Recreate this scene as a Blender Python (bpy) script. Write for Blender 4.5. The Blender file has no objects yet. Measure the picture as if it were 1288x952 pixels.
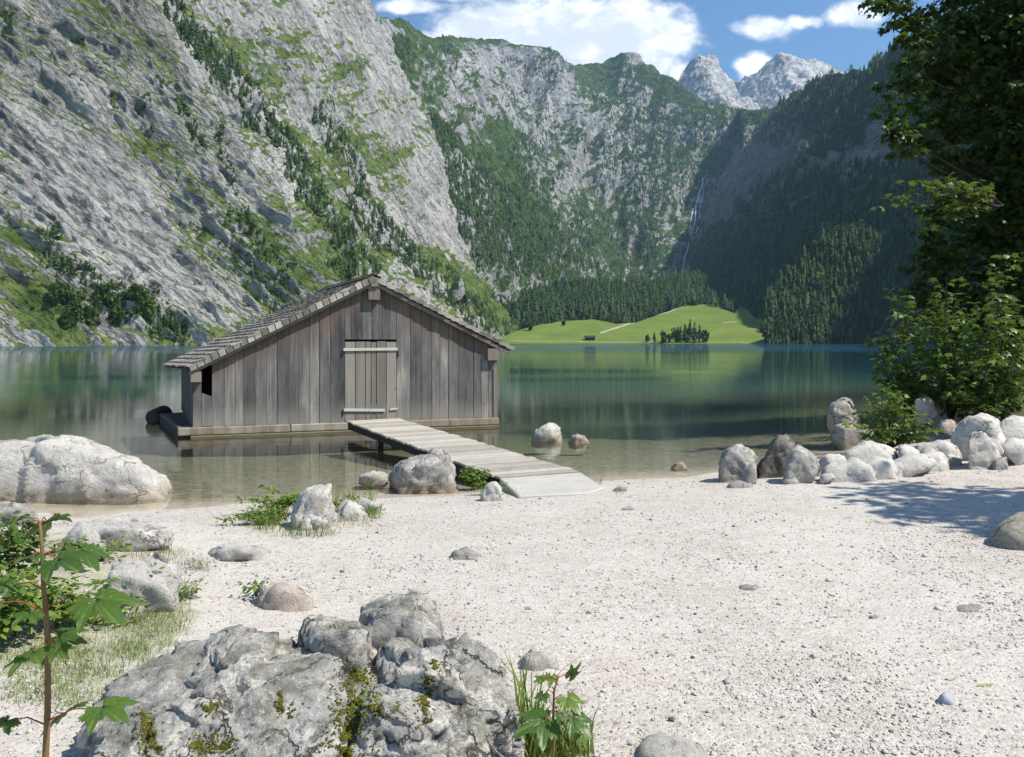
import bpy, bmesh, math, random
import numpy as np
from mathutils import Vector, Matrix
from mathutils.bvhtree import BVHTree

np.seterr(over='ignore')
random.seed(7)
rng = np.random.default_rng(11)
SC = bpy.context.scene
COL = SC.collection
R_ = math.radians

# ------------------------------------------------------------------ survey frame
# the camera stands at (0,0,H) over the water level z=0 and looks along +Y, level
F, CX, HY, H = 1000.0, 644.0, 429.5, 2.04


def P(px, py, Y):
    return np.array([(px - CX) * Y / F, Y, H - (py - HY) * Y / F])


def PV(px, py, Y):
    px = np.asarray(px, float); py = np.asarray(py, float); Y = np.asarray(Y, float)
    return np.stack([(px - CX) * Y / F, Y + 0 * px, H - (py - HY) * Y / F], -1)


def sstep(a, b, x):
    t = np.clip((np.asarray(x, float) - a) / (b - a), 0, 1)
    return t * t * (3 - 2 * t)


# ------------------------------------------------------------------ noise
def _hash(ix, iy, iz):
    h = (ix.astype(np.uint32) * np.uint32(374761393) + iy.astype(np.uint32) * np.uint32(668265263)
         + iz.astype(np.uint32) * np.uint32(2147483647) + np.uint32(1013904223))
    h = (h ^ (h >> np.uint32(13))) * np.uint32(1274126177)
    h = (h ^ (h >> np.uint32(16))) * np.uint32(2246822519)
    h = h ^ (h >> np.uint32(15))
    return h.astype(np.float64) / 4294967295.0


def vnoise(p):
    p = np.asarray(p, float)
    f = np.floor(p); i = f.astype(np.int64) & 0xffffffff; t = p - f
    t = t * t * t * (t * (t * 6 - 15) + 10)
    x, y, z = i[..., 0], i[..., 1], i[..., 2]
    x1 = (x + 1) & 0xffffffff; y1 = (y + 1) & 0xffffffff; z1 = (z + 1) & 0xffffffff
    tx, ty, tz = t[..., 0], t[..., 1], t[..., 2]
    def L(a, b, w): return a + (b - a) * w
    c0 = L(L(_hash(x, y, z), _hash(x1, y, z), tx), L(_hash(x, y1, z), _hash(x1, y1, z), tx), ty)
    c1 = L(L(_hash(x, y, z1), _hash(x1, y, z1), tx), L(_hash(x, y1, z1), _hash(x1, y1, z1), tx), ty)
    return L(c0, c1, tz) * 2 - 1


ROTN = np.array([[0.36, 0.48, -0.8], [-0.8, 0.6, 0.0], [0.48, 0.64, 0.6]])


def fbm(p, oct=4, gain=0.5, ridged=False):
    p = np.asarray(p, float); a = 1.0; s = 0; tot = 0
    for k in range(oct):
        n = vnoise(p + 17.3 * k)
        if ridged: n = 1 - 2 * np.abs(n)
        s = s + a * n; tot += a; a *= gain
        p = (p @ ROTN.T) * 2.03
    return s / tot


# ------------------------------------------------------------------ object helpers
def put(name, me, mat=None, parent=None):
    o = bpy.data.objects.new(name, me)
    COL.objects.link(o)
    if mat is not None and me is not None:
        for m in (mat if isinstance(mat, (list, tuple)) else [mat]):
            me.materials.append(m)
    if parent is not None: o.parent = parent
    return o


def tag(o, label=None, cat=None, group=None, kind=None):
    if label: o['label'] = label
    if cat: o['category'] = cat
    if group: o['group'] = group
    if kind: o['kind'] = kind
    return o


def empty(name, label, cat, loc=(0, 0, 0), group=None):
    o = bpy.data.objects.new(name, None)
    o.empty_display_size = 0.2
    COL.objects.link(o); o.location = loc
    tag(o, label, cat, group)
    return o


def mesh_np(name, V, Fc, attrs=None, smooth=False):
    """V (n,3), Fc (m,k) uniform polygons"""
    V = np.ascontiguousarray(V, dtype=np.float32).reshape(-1, 3)
    Fc = np.ascontiguousarray(Fc, dtype=np.int32)
    me = bpy.data.meshes.new(name)
    m, k = Fc.shape
    me.vertices.add(len(V)); me.vertices.foreach_set('co', V.ravel())
    me.loops.add(m * k); me.loops.foreach_set('vertex_index', Fc.ravel())
    me.polygons.add(m)
    me.polygons.foreach_set('loop_start', np.arange(0, m * k, k, dtype=np.int32))
    me.polygons.foreach_set('loop_total', np.full(m, k, dtype=np.int32))
    if smooth: me.polygons.foreach_set('use_smooth', np.ones(m, dtype=bool))
    for nm, arr in (attrs or {}).items():
        a = me.attributes.new(nm, 'FLOAT', 'POINT')
        a.data.foreach_set('value', np.ascontiguousarray(arr, dtype=np.float32).ravel())
    me.update(calc_edges=True)
    me.validate()
    return me


def grid_faces(nr, nc):
    a = np.arange(nr * nc).reshape(nr, nc)
    return np.stack([a[:-1, :-1], a[:-1, 1:], a[1:, 1:], a[1:, :-1]], -1).reshape(-1, 4)


class MB:
    """collects simple solids into one mesh; every solid carries a random tone"""
    def __init__(s): s.v = []; s.f = []; s.t = []
    def add(s, v, f, tone=None):
        b = len(s.v)
        tone = random.random() if tone is None else tone
        s.v += [tuple(map(float, x)) for x in v]; s.f += [tuple(b + i for i in q) for q in f]
        s.t += [tone] * len(v)
    def prism(s, pts, off, tone=None):
        """closed polygon pts (3D), extruded by vector off"""
        n = len(pts); a = [np.array(p, float) for p in pts]; o = np.array(off, float)
        v = a + [p + o for p in a]
        f = [tuple(range(n))[::-1], tuple(range(n, 2 * n))]
        f += [(i, (i + 1) % n, n + (i + 1) % n, n + i) for i in range(n)]
        s.add(v, f, tone)
    def box(s, c, ax, ay, az, tone=None):
        """centre and three half-axis vectors"""
        c = np.array(c, float); ax = np.array(ax, float); ay = np.array(ay, float); az = np.array(az, float)
        v = [c + i * ax + j * ay + k * az for k in (-1, 1) for j in (-1, 1) for i in (-1, 1)]
        f = [(0, 2, 3, 1), (4, 5, 7, 6), (0, 1, 5, 4), (2, 6, 7, 3), (0, 4, 6, 2), (1, 3, 7, 5)]
        s.add(v, f, tone)
    def tube(s, pts, rad, n=6, tone=None):
        pts = [np.array(p, float) for p in pts]; rings = []; v = []; f = []
        for i, p in enumerate(pts):
            d = pts[min(i + 1, len(pts) - 1)] - pts[max(i - 1, 0)]
            d /= (np.linalg.norm(d) + 1e-9)
            u = np.cross(d, [0.31, 0.2, 0.93]); u /= (np.linalg.norm(u) + 1e-9); w = np.cross(d, u)
            r = rad[i] if hasattr(rad, '__len__') else rad
            for k in range(n):
                a = 2 * math.pi * k / n
                v.append(p + r * (math.cos(a) * u + math.sin(a) * w))
        for i in range(len(pts) - 1):
            for k in range(n):
                f.append((i * n + k, i * n + (k + 1) % n, (i + 1) * n + (k + 1) % n, (i + 1) * n + k))
        f.append(tuple(range(n))[::-1]); f.append(tuple(range((len(pts) - 1) * n, len(pts) * n)))
        s.add(v, f, tone)
    def build(s, name, mat, parent=None, bevel=0, smooth=False):
        me = bpy.data.meshes.new(name)
        me.from_pydata(s.v, [], s.f)
        a = me.attributes.new('tone', 'FLOAT', 'POINT'); a.data.foreach_set('value', np.array(s.t, np.float32))
        bm = bmesh.new(); bm.from_mesh(me)
        bmesh.ops.recalc_face_normals(bm, faces=bm.faces)
        bm.to_mesh(me); bm.free()
        if smooth: me.polygons.foreach_set('use_smooth', np.ones(len(me.polygons), dtype=bool))
        me.update()
        o = put(name, me, mat, parent)
        if bevel:
            md = o.modifiers.new('edge', 'BEVEL'); md.width = bevel; md.segments = 1; md.limit_method = 'ANGLE'
        return o


# ------------------------------------------------------------------ node helpers
class NB:
    def __init__(s, nt): s.nt = nt; nt.nodes.clear()
    def n(s, typ, _p=None, **ins):
        nd = s.nt.nodes.new(typ)
        for k, v in (_p or {}).items(): setattr(nd, k, v)
        for k, v in ins.items():
            sk = nd.inputs[int(k[1:])] if (k[0] == 'i' and k[1:].isdigit()) else nd.inputs[k.replace('_', ' ')]
            if hasattr(v, 'is_linked') and hasattr(v, 'node'): s.nt.links.new(v, sk)
            else: sk.default_value = v
        return nd
    def m(s, op, a, b=0.0, c=None, clamp=False):
        kw = {'i0': a, 'i1': b}
        if c is not None: kw['i2'] = c
        return s.n('ShaderNodeMath', {'operation': op, 'use_clamp': clamp}, **kw).outputs[0]
    def mix(s, f, a, b, blend='MIX'):
        def c(x): return x if hasattr(x, 'node') else (tuple(x) + (1,))[:4]
        return s.n('ShaderNodeMix', {'data_type': 'RGBA', 'blend_type': blend, 'clamp_factor': True}, i0=f, i6=c(a), i7=c(b)).outputs[2]
    def noise(s, vec, scale, detail=4, rough=0.55, dist=0.0):
        return s.n('ShaderNodeTexNoise', Vector=vec, Scale=scale, Detail=detail, Roughness=rough, Distortion=dist).outputs['Fac']
    def vor(s, vec, scale, feature='F1', out='Distance', rnd=1.0):
        nd = s.n('ShaderNodeTexVoronoi', {'feature': feature}, Vector=vec, Scale=scale)
        nd.inputs['Randomness'].default_value = rnd
        return nd.outputs[out]
    def ss(s, a, b, x):
        return s.n('ShaderNodeMapRange', {'interpolation_type': 'SMOOTHSTEP'}, Value=x, From_Min=a, From_Max=b).outputs[0]
    def lin(s, a, b, c, d, x):
        return s.n('ShaderNodeMapRange', {}, Value=x, From_Min=a, From_Max=b, To_Min=c, To_Max=d).outputs[0]
    def ramp(s, x, stops):
        nd = s.n('ShaderNodeValToRGB', Fac=x); e = nd.color_ramp.elements
        while len(e) < len(stops): e.new(0.5)
        for el, (p, c) in zip(e, stops): el.position = p; el.color = (tuple(c) + (1,))[:4]
        return nd.outputs[0]
    def coord(s, out='Object'): return s.n('ShaderNodeTexCoord').outputs[out]
    def mapping(s, vec, rot=(0, 0, 0), scale=(1, 1, 1), loc=(0, 0, 0)):
        return s.n('ShaderNodeMapping', Vector=vec, Location=loc, Rotation=rot, Scale=scale).outputs[0]
    def attr(s, name): return s.n('ShaderNodeAttribute', {'attribute_name': name}).outputs['Fac']
    def bump(s, h, strength=0.5, dist=0.1, normal=None):
        kw = dict(Height=h, Strength=strength, Distance=dist)
        if normal is not None: kw['Normal'] = normal
        return s.n('ShaderNodeBump', **kw).outputs[0]
    def out(s, sh): s.nt.links.new(sh, s.n('ShaderNodeOutputMaterial').inputs['Surface'])
    def bsdf(s, col, rough=0.8, normal=None, spec=0.3, **kw):
        nd = s.n('ShaderNodeBsdfPrincipled', Roughness=rough)
        nd.inputs['Specular IOR Level'].default_value = spec
        sk = nd.inputs['Base Color']
        if hasattr(col, 'node'): s.nt.links.new(col, sk)
        else: sk.default_value = (tuple(col) + (1,))[:4]
        if normal is not None: s.nt.links.new(normal, nd.inputs['Normal'])
        return nd


def newmat(name):
    m = bpy.data.materials.new(name); m.use_nodes = True
    return m, NB(m.node_tree)


# ================================================================== MATERIALS
def terrain_mat(name, rock, grass, rot=(0, 0, 0), scl=(0.05, 0.01, 0.05), fine=0.3, nzk=1.2, nz0=0.5, gnoise=0.03, gamp=1.6, crack=1.0, shrub=0.5, big=0.008):
    m, b = newmat(name)
    c = b.coord()
    w = b.n('ShaderNodeTexNoise', Vector=c, Scale=gnoise * 0.7, Detail=3.0)
    cw = b.n('ShaderNodeVectorMath', {'operation': 'MULTIPLY_ADD'}, i0=w.outputs['Color'], i1=(14, 14, 14), i2=c).outputs[0]
    cr = b.mapping(cw, rot)
    s = b.mapping(cr, (0, 0, 0), scl)
    n1 = b.noise(s, 1.0, 9, 0.62)
    n1b = b.noise(b.mapping(cr, (0, 0, 0), tuple(x * 2.3 for x in scl)), 1.0, 6, 0.6)
    n2 = b.noise(c, big, 5, 0.6)
    n3 = b.noise(c, fine, 7, 0.65)
    t = b.m('ADD', b.m('MULTIPLY', n1, 0.75), b.m('ADD', b.m('MULTIPLY', n3, 0.45), b.m('MULTIPLY', n2, 0.3)))
    col = b.ramp(b.lin(0.55, 0.95, 0, 1, t), [(0.0, rock[0]), (0.5, rock[1]), (1.0, rock[2])])
    warm = b.ss(0.58, 0.7, b.noise(c, big * 2.2, 4))
    col = b.mix(b.m('MULTIPLY', warm, 0.35), col, (0.40, 0.33, 0.25))
    ck = b.m('SUBTRACT', 1.0, b.ss(0.0, 0.035, b.m('ABSOLUTE', b.m('SUBTRACT', n1b, 0.5))))
    ck2 = b.m('MULTIPLY', ck, b.ss(0.42, 0.6, b.noise(c, gnoise * 0.8, 3)))
    col = b.mix(b.m('MULTIPLY', ck2, 0.65 * crack), col, (0.07, 0.075, 0.08))
    ck3 = b.m('SUBTRACT', 1.0, b.ss(0.0, 0.02, b.m('ABSOLUTE', b.m('SUBTRACT', b.noise(b.mapping(cr, (0, 0, 0), (scl[0] * 1.6, scl[1] * 2.5, scl[2] * 4.0)), 1.0, 5, 0.6), 0.5))))
    col = b.mix(b.m('MULTIPLY', ck3, 0.5 * crack), col, (0.075, 0.078, 0.08))
    nz = b.n('ShaderNodeSeparateXYZ', Vector=b.n('ShaderNodeNewGeometry').outputs['Normal']).outputs['Z']
    gn = b.noise(b.mapping(cr, (0, 0, 0), tuple(x * 1.4 for x in scl)), 1.0, 8, 0.68)
    gn2 = b.noise(c, gnoise * 4, 7, 0.7)
    gsum = b.m('ADD', b.m('ADD', b.attr('grass'), b.m('MULTIPLY', b.m('SUBTRACT', nz, nz0), nzk)),
               b.m('MULTIPLY', b.m('SUBTRACT', b.m('ADD', b.m('MULTIPLY', gn, 0.75), b.m('MULTIPLY', gn2, 0.25)), 0.5), gamp))
    gf = b.ss(0.42, 0.58, gsum)
    gcol = b.ramp(b.noise(c, gnoise * 2.5, 6, 0.6), [(0.3, grass[0]), (0.5, grass[1]), (0.72, grass[2])])
    sh = b.ss(0.60 - 0.12 * shrub, 0.66 - 0.12 * shrub, b.noise(c, gnoise * 6, 5, 0.6))
    gcol = b.mix(b.m('MULTIPLY', sh, 0.8), gcol, (0.025, 0.05, 0.015))
    col = b.mix(gf, col, gcol)
    h = b.m('ADD', b.m('ADD', n1, b.m('MULTIPLY', n3, 0.9)), b.m('MULTIPLY', ck, -0.35))
    nrm = b.bump(h, 0.9, 4.0 if fine > 0.2 else 14.0)
    b.out(b.bsdf(col, 0.95, nrm, 0.1).outputs[0])
    return m


LIME = ((0.20, 0.20, 0.19), (0.38, 0.372, 0.35), (0.54, 0.525, 0.49))
MEADG = ((0.060, 0.095, 0.024), (0.110, 0.155, 0.042), (0.19, 0.215, 0.075))
M_CLIFF_N = terrain_mat('limestone_cliff_near', LIME, MEADG, (0, R_(-38), 0), (0.012, 0.03, 0.055), 0.35, 1.0, 0.55, 0.035, 1.7)
M_CLIFF_F = terrain_mat('limestone_cliff_far', LIME, MEADG, (0, R_(-55), 0), (0.010, 0.03, 0.045), 0.3, 1.0, 0.5, 0.03, 1.6)
M_BACK = terrain_mat('limestone_backwall', ((0.17, 0.172, 0.17), (0.32, 0.318, 0.31), (0.47, 0.46, 0.44)), ((0.035, 0.065, 0.018), (0.065, 0.11, 0.028), (0.11, 0.14, 0.045)), (0, 0, 0), (0.022, 0.012, 0.006), 0.06, 0.9, 0.55, 0.009, 1.7, 0.8, 0.7, 0.003)
M_SHADE = terrain_mat('limestone_flank_shaded', ((0.12, 0.12, 0.124), (0.22, 0.213, 0.213), (0.34, 0.32, 0.31)), ((0.03, 0.055, 0.016), (0.045, 0.08, 0.022), (0.08, 0.11, 0.035)), (0, R_(35), 0), (0.014, 0.01, 0.008), 0.06, 0.7, 0.5, 0.009, 1.6, 0.6, 0.7, 0.003)  # rock and grass colours darkened to carry the flank's shade
M_PEAK = terrain_mat('pale_summit_rock', ((0.28, 0.28, 0.28), (0.46, 0.45, 0.43), (0.60, 0.58, 0.55)), ((0.06, 0.085, 0.03), (0.10, 0.13, 0.05), (0.14, 0.16, 0.07)), (0, R_(-35), 0), (0.007, 0.007, 0.014), 0.02, 0.8, 0.75, 0.004, 1.0, 0.7, 0.4, 0.0015)
M_FLOOR = terrain_mat('forest_floor', LIME, ((0.03, 0.055, 0.015), (0.055, 0.095, 0.024), (0.09, 0.13, 0.035)), (0, 0, 0), (0.02, 0.02, 0.02), 0.1, 0.2, 0.5, 0.01, 0.8, 0.3, 0.5, 0.004)


def meadow_mat():
    m, b = newmat('meadow_grass'); c = b.coord()
    n1 = b.noise(c, 0.02, 5, 0.6); n2 = b.noise(c, 0.25, 6, 0.65)
    col = b.ramp(b.m('ADD', b.m('MULTIPLY', n1, 0.65), b.m('MULTIPLY', n2, 0.35)), [(0.3, (0.085, 0.135, 0.026)), (0.52, (0.135, 0.19, 0.04)), (0.7, (0.20, 0.235, 0.07))])
    pth = b.attr('path')
    col = b.mix(b.ss(0.35, 0.75, b.m('ADD', pth, b.m('MULTIPLY', b.m('SUBTRACT', n2, 0.5), 0.5))), col, (0.40, 0.36, 0.27))
    b.out(b.bsdf(col, 0.95, b.bump(n2, 0.6, 1.0), 0.1).outputs[0]); return m
M_MEADOW = meadow_mat()


def leafmat(name, cols, trans=0.35, rough=0.5, spec=0.3, wid=None):
    """leaves: colour varies per leaf (attribute tone), light passes through the blade"""
    m, b = newmat(name)
    col = b.ramp(b.attr('tone'), [(i / (len(cols) - 1), c) for i, c in enumerate(cols)])
    if wid: col = b.mix(b.m('MULTIPLY', b.noise(b.coord(), wid, 3), 0.5), col, tuple(x * 0.5 for x in cols[0]))
    p = b.bsdf(col, rough, None, spec)
    tr = b.n('ShaderNodeBsdfTranslucent', Color=b.mix(0.5, col, (0.16, 0.22, 0.02), 'MIX'))
    b.out(b.n('ShaderNodeMixShader', i0=trans, i1=p.outputs[0], i2=tr.outputs[0]).outputs[0]); return m


M_CONIFER = leafmat('conifer_needles', [(0.016, 0.036, 0.016), (0.042, 0.074, 0.026), (0.095, 0.130, 0.040)], 0.12, 0.8, 0.1)
M_BROADFAR = leafmat('far_broadleaf', [(0.040, 0.075, 0.018), (0.065, 0.115, 0.025), (0.11, 0.16, 0.035)], 0.2, 0.8, 0.1)
M_MAPLESHADE = leafmat('maple_leaf_shaded', [(0.020, 0.046, 0.010), (0.042, 0.082, 0.017), (0.085, 0.135, 0.028)], 0.32, 0.45, 0.25)  # maple greens darkened: the crown's shade is put into the leaf colour
M_BUSH = leafmat('maple_leaf_bush', [(0.045, 0.095, 0.02), (0.085, 0.145, 0.026), (0.15, 0.21, 0.04)], 0.3, 0.42, 0.35)
M_BUSHLT = leafmat('young_leaf', [(0.07, 0.13, 0.02), (0.11, 0.19, 0.028), (0.17, 0.25, 0.045)], 0.35, 0.45, 0.3)
M_WEED = leafmat('weed_leaf', [(0.065, 0.13, 0.02), (0.125, 0.21, 0.03), (0.24, 0.30, 0.05)], 0.35, 0.5, 0.25)
M_GRASS = leafmat('grass_blade', [(0.085, 0.14, 0.025), (0.15, 0.22, 0.04), (0.28, 0.30, 0.09)], 0.35, 0.6, 0.2)
M_DRYGRASS = leafmat('dry_grass_blade', [(0.09, 0.12, 0.03), (0.18, 0.19, 0.07), (0.34, 0.30, 0.16)], 0.3, 0.6, 0.2)
M_MOSS = leafmat('moss', [(0.05, 0.055, 0.010), (0.10, 0.10, 0.015), (0.17, 0.15, 0.025)], 0.15, 0.9, 0.1)


def bigleaf_mat():
    m, b = newmat('maple_leaf_near'); c = b.coord()
    n = b.noise(c, 30, 5, 0.6)
    col = b.ramp(b.m('ADD', b.m('MULTIPLY', b.attr('tone'), 0.7), b.m('MULTIPLY', n, 0.4)), [(0.15, (0.03, 0.075, 0.018)), (0.55, (0.06, 0.125, 0.026)), (0.95, (0.14, 0.21, 0.035))])
    col = b.mix(b.m('MULTIPLY', b.attr('vein'), 0.5), col, (0.22, 0.27, 0.09))
    p = b.bsdf(col, 0.38, b.bump(b.m('ADD', n, b.m('MULTIPLY', b.attr('vein'), -1.0)), 0.25, 0.004), 0.4)
    tr = b.n('ShaderNodeBsdfTranslucent', Color=b.mix(0.5, col, (0.20, 0.30, 0.02)))
    b.out(b.n('ShaderNodeMixShader', i0=0.35, i1=p.outputs[0], i2=tr.outputs[0]).outputs[0]); return m
M_BIGLEAF = bigleaf_mat()


def barkmat(name, lo, hi):
    m, b = newmat(name); c = b.coord()
    n = b.noise(b.mapping(c, (0, 0, 0), (6, 6, 1.5)), 3.0, 6, 0.65)
    b.out(b.bsdf(b.ramp(n, [(0.3, lo), (0.7, hi)]), 0.9, b.bump(n, 0.7, 0.03), 0.15).outputs[0]); return m
M_BARK = barkmat('bark', (0.035, 0.028, 0.022), (0.10, 0.085, 0.07))
M_STEM = barkmat('young_stem', (0.13, 0.075, 0.04), (0.22, 0.15, 0.07))
M_REDSTEM = barkmat('red_petiole', (0.22, 0.05, 0.03), (0.32, 0.12, 0.06))


def rockmat(name, cols, scale=1.0, moss=0.0, white=0.4, dark=0.5, brown=0.3, wet=True, cracks=0.5):
    m, b = newmat(name); c = b.coord()
    wp = b.n('ShaderNodeTexNoise', Vector=c, Scale=2.4 * scale, Detail=6.0, Roughness=0.6).outputs['Color']
    c2 = b.n('ShaderNodeVectorMath', {'operation': 'MULTIPLY_ADD'}, i0=wp, i1=(0.55 / scale,) * 3, i2=c).outputs[0]
    nb = b.noise(c2, 2.6 * scale, 9, 0.68)
    nf = b.noise(c, 34 * scale, 9, 0.75)
    ns = b.noise(b.mapping(b.mapping(c2, (R_(20), R_(-40), R_(15))), (0, 0, 0), (2.2 * scale, 4 * scale, 13 * scale)), 1.0, 9, 0.72)
    t = b.m('ADD', b.m('MULTIPLY', nb, 0.5), b.m('ADD', b.m('MULTIPLY', ns, 0.5), b.m('MULTIPLY', nf, 0.3)))
    col = b.ramp(b.lin(0.45, 0.86, 0, 1, t), [(0.0, cols[0]), (0.45, cols[1]), (0.9, cols[2])])
    wv = b.ss(0.51, 0.585, b.m('ADD', b.m('MULTIPLY', b.noise(b.mapping(c2, (0, 0, 0.6), (3.4 * scale, 5.2 * scale, 4.2 * scale)), 1.0, 9, 0.72), 0.75), b.m('MULTIPLY', nf, 0.25)))
    col = b.mix(b.m('MULTIPLY', wv, white), col, (0.68, 0.665, 0.63))
    bv = b.ss(0.55, 0.7, b.noise(c2, 2.3 * scale, 7, 0.7))
    col = b.mix(b.m('MULTIPLY', bv, brown), col, (0.27, 0.21, 0.15))
    dk = b.ss(0.525, 0.60, b.m('ADD', b.m('MULTIPLY', b.noise(b.mapping(b.mapping(c2, (0.4, 0.9, 0.2)), (0, 0, 0), (2.0 * scale, 2.0 * scale, 7.0 * scale)), 1.0, 9, 0.75), 0.8), b.m('MULTIPLY', nf, 0.2)))
    col = b.mix(b.m('MULTIPLY', dk, dark), col, (0.075, 0.08, 0.085))
    pit = b.ss(0.60, 0.68, b.noise(c, 21 * scale, 6, 0.65))
    col = b.mix(b.m('MULTIPLY', pit, 0.45 * dark + 0.1), col, (0.09, 0.09, 0.088))
    nz = b.n('ShaderNodeSeparateXYZ', Vector=b.n('ShaderNodeNewGeometry').outputs['Normal']).outputs['Z']
    ve = b.vor(b.mapping(c2, (0.3, 0.5, 0.2), (1.5 * scale, 1.5 * scale, 2.3 * scale)), 1.0, 'DISTANCE_TO_EDGE')
    ckm = b.m('MULTIPLY', b.m('SUBTRACT', 1.0, b.ss(0.0, 0.028, ve)), b.ss(0.46, 0.58, b.noise(c, 2.1 * scale, 5, 0.6)))
    col = b.mix(b.m('MULTIPLY', ckm, cracks), col, (0.045, 0.042, 0.036))
    if moss:
        mf = b.ss(0.54, 0.64, b.m('ADD', b.m('MULTIPLY', nz, 0.08), b.noise(c, 3.5 * scale, 8, 0.72)))
        col = b.mix(b.m('MULTIPLY', mf, moss), col, (0.085, 0.085, 0.02))
    if wet:                                  # tide mark: brown algae band at the water line
        z = b.n('ShaderNodeSeparateXYZ', Vector=b.n('ShaderNodeNewGeometry').outputs['Position']).outputs['Z']
        zf = b.m('SUBTRACT', 1.0, b.ss(0.06, 0.20, b.m('ADD', z, b.m('MULTIPLY', b.m('SUBTRACT', nf, 0.5), 0.08))))
        col = b.mix(b.m('MULTIPLY', zf, 0.6), col, (0.27, 0.22, 0.15))
    col = b.mix(1.0, col, (1.03, 0.995, 0.93), 'MULTIPLY')
    h = b.m('ADD', b.m('ADD', b.m('MULTIPLY', nb, 0.8), b.m('MULTIPLY', nf, 0.4)), b.m('ADD', b.m('MULTIPLY', ns, 0.7), b.m('ADD', b.m('MULTIPLY', pit, -0.25), b.m('MULTIPLY', ckm, -0.6))))
    b.out(b.bsdf(col, 0.92, b.bump(h, 0.9, 0.06 / scale), 0.15).outputs[0]); return m


GREY = ((0.15, 0.153, 0.156), (0.31, 0.306, 0.30), (0.47, 0.46, 0.445))
PALE = ((0.33, 0.33, 0.32), (0.50, 0.49, 0.475), (0.64, 0.63, 0.60))
M_ROCKBIG = rockmat('weathered_limestone', ((0.13, 0.133, 0.138), (0.35, 0.35, 0.345), (0.60, 0.59, 0.575)), 1.6, 0.35, 0.85, 0.8, 0.32, False, 0.9)
M_ROCKGREY = rockmat('grey_limestone', GREY, 1.3, 0.0, 0.5, 0.45, 0.25)
M_ROCKPALE = rockmat('pale_limestone', PALE, 1.1, 0.0, 0.4, 0.25, 0.25)
M_ROCKWHITE = rockmat('white_washed_limestone', ((0.40, 0.40, 0.395), (0.56, 0.555, 0.54), (0.66, 0.655, 0.64)), 1.2, 0.0, 0.4, 0.25, 0.15)
M_ROCKTAN = rockmat('tan_boulder', ((0.24, 0.22, 0.19), (0.36, 0.335, 0.29), (0.46, 0.44, 0.40)), 1.0, 0.0, 0.25, 0.2, 0.4)
M_ROCKDARK = rockmat('dark_rock', ((0.05, 0.05, 0.052), (0.13, 0.125, 0.12), (0.30, 0.29, 0.28)), 1.5, 0.0, 0.25, 0.5, 0.3)  # darker grey stone, used for the tilted shore rock
M_ROCKPINK = rockmat('pinkish_limestone', ((0.34, 0.29, 0.26), (0.47, 0.42, 0.38), (0.57, 0.53, 0.49)), 1.3, 0.0, 0.35, 0.2, 0.4, False)


def woodmat(name, stops, grain=9.0, bottom=None, streak=0.5, tonek=0.55, shelter=False):
    m, b = newmat(name); c = b.coord(); t = b.attr('tone')
    off = b.n('ShaderNodeCombineXYZ', X=b.m('MULTIPLY', t, 37.0), Y=b.m('MULTIPLY', t, 11.0), Z=b.m('MULTIPLY', t, 23.0)).outputs[0]
    v = b.n('ShaderNodeVectorMath', {'operation': 'ADD'}, i0=c, i1=off).outputs[0]
    g = b.noise(b.mapping(v, (0, 0, 0), (grain, grain, grain * 0.06)), 1.0, 8, 0.65, 0.6)
    g2 = b.noise(b.mapping(v, (0, 0, 0), (grain * 4.5, grain * 4.5, grain * 0.14)), 1.0, 6, 0.65)
    big = b.noise(b.mapping(v, (0, 0, 0), (3.0, 3.0, 0.9)), 1.0, 6, 0.65)
    tt = b.m('ADD', b.m('ADD', b.m('MULTIPLY', t, tonek), b.m('MULTIPLY', g, 0.75)), b.m('ADD', b.m('MULTIPLY', g2, 0.35), b.m('MULTIPLY', b.m('SUBTRACT', big, 0.5), streak)))
    col = b.ramp(b.lin(0.42, 1.25, 0, 1, tt), stops)
    if bottom:
        z = b.n('ShaderNodeSeparateXYZ', Vector=c).outputs['Z']
        zf = b.m('SUBTRACT', 1.0, b.ss(bottom[0], bottom[1], b.m('ADD', z, b.m('MULTIPLY', b.m('SUBTRACT', big, 0.5), bottom[2]))))
        col = b.mix(b.m('MULTIPLY', zf, bottom[3]), col, bottom[4])
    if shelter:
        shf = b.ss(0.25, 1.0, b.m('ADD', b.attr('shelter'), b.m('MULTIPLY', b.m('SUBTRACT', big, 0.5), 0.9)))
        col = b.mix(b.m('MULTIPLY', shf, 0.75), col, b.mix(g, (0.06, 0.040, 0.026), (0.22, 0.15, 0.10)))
    kn = b.m('SUBTRACT', 1.0, b.ss(0.03, 0.075, b.vor(b.mapping(v, (0, 0, 0), (3.4, 3.4, 1.6)), 1.0)))
    col = b.mix(b.m('MULTIPLY', kn, 0.6), col, (0.05, 0.042, 0.036))
    b.out(b.bsdf(col, 0.85, b.bump(b.m('ADD', g, b.m('MULTIPLY', g2, 0.7)), 0.6, 0.012), 0.15).outputs[0]); return m


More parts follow.
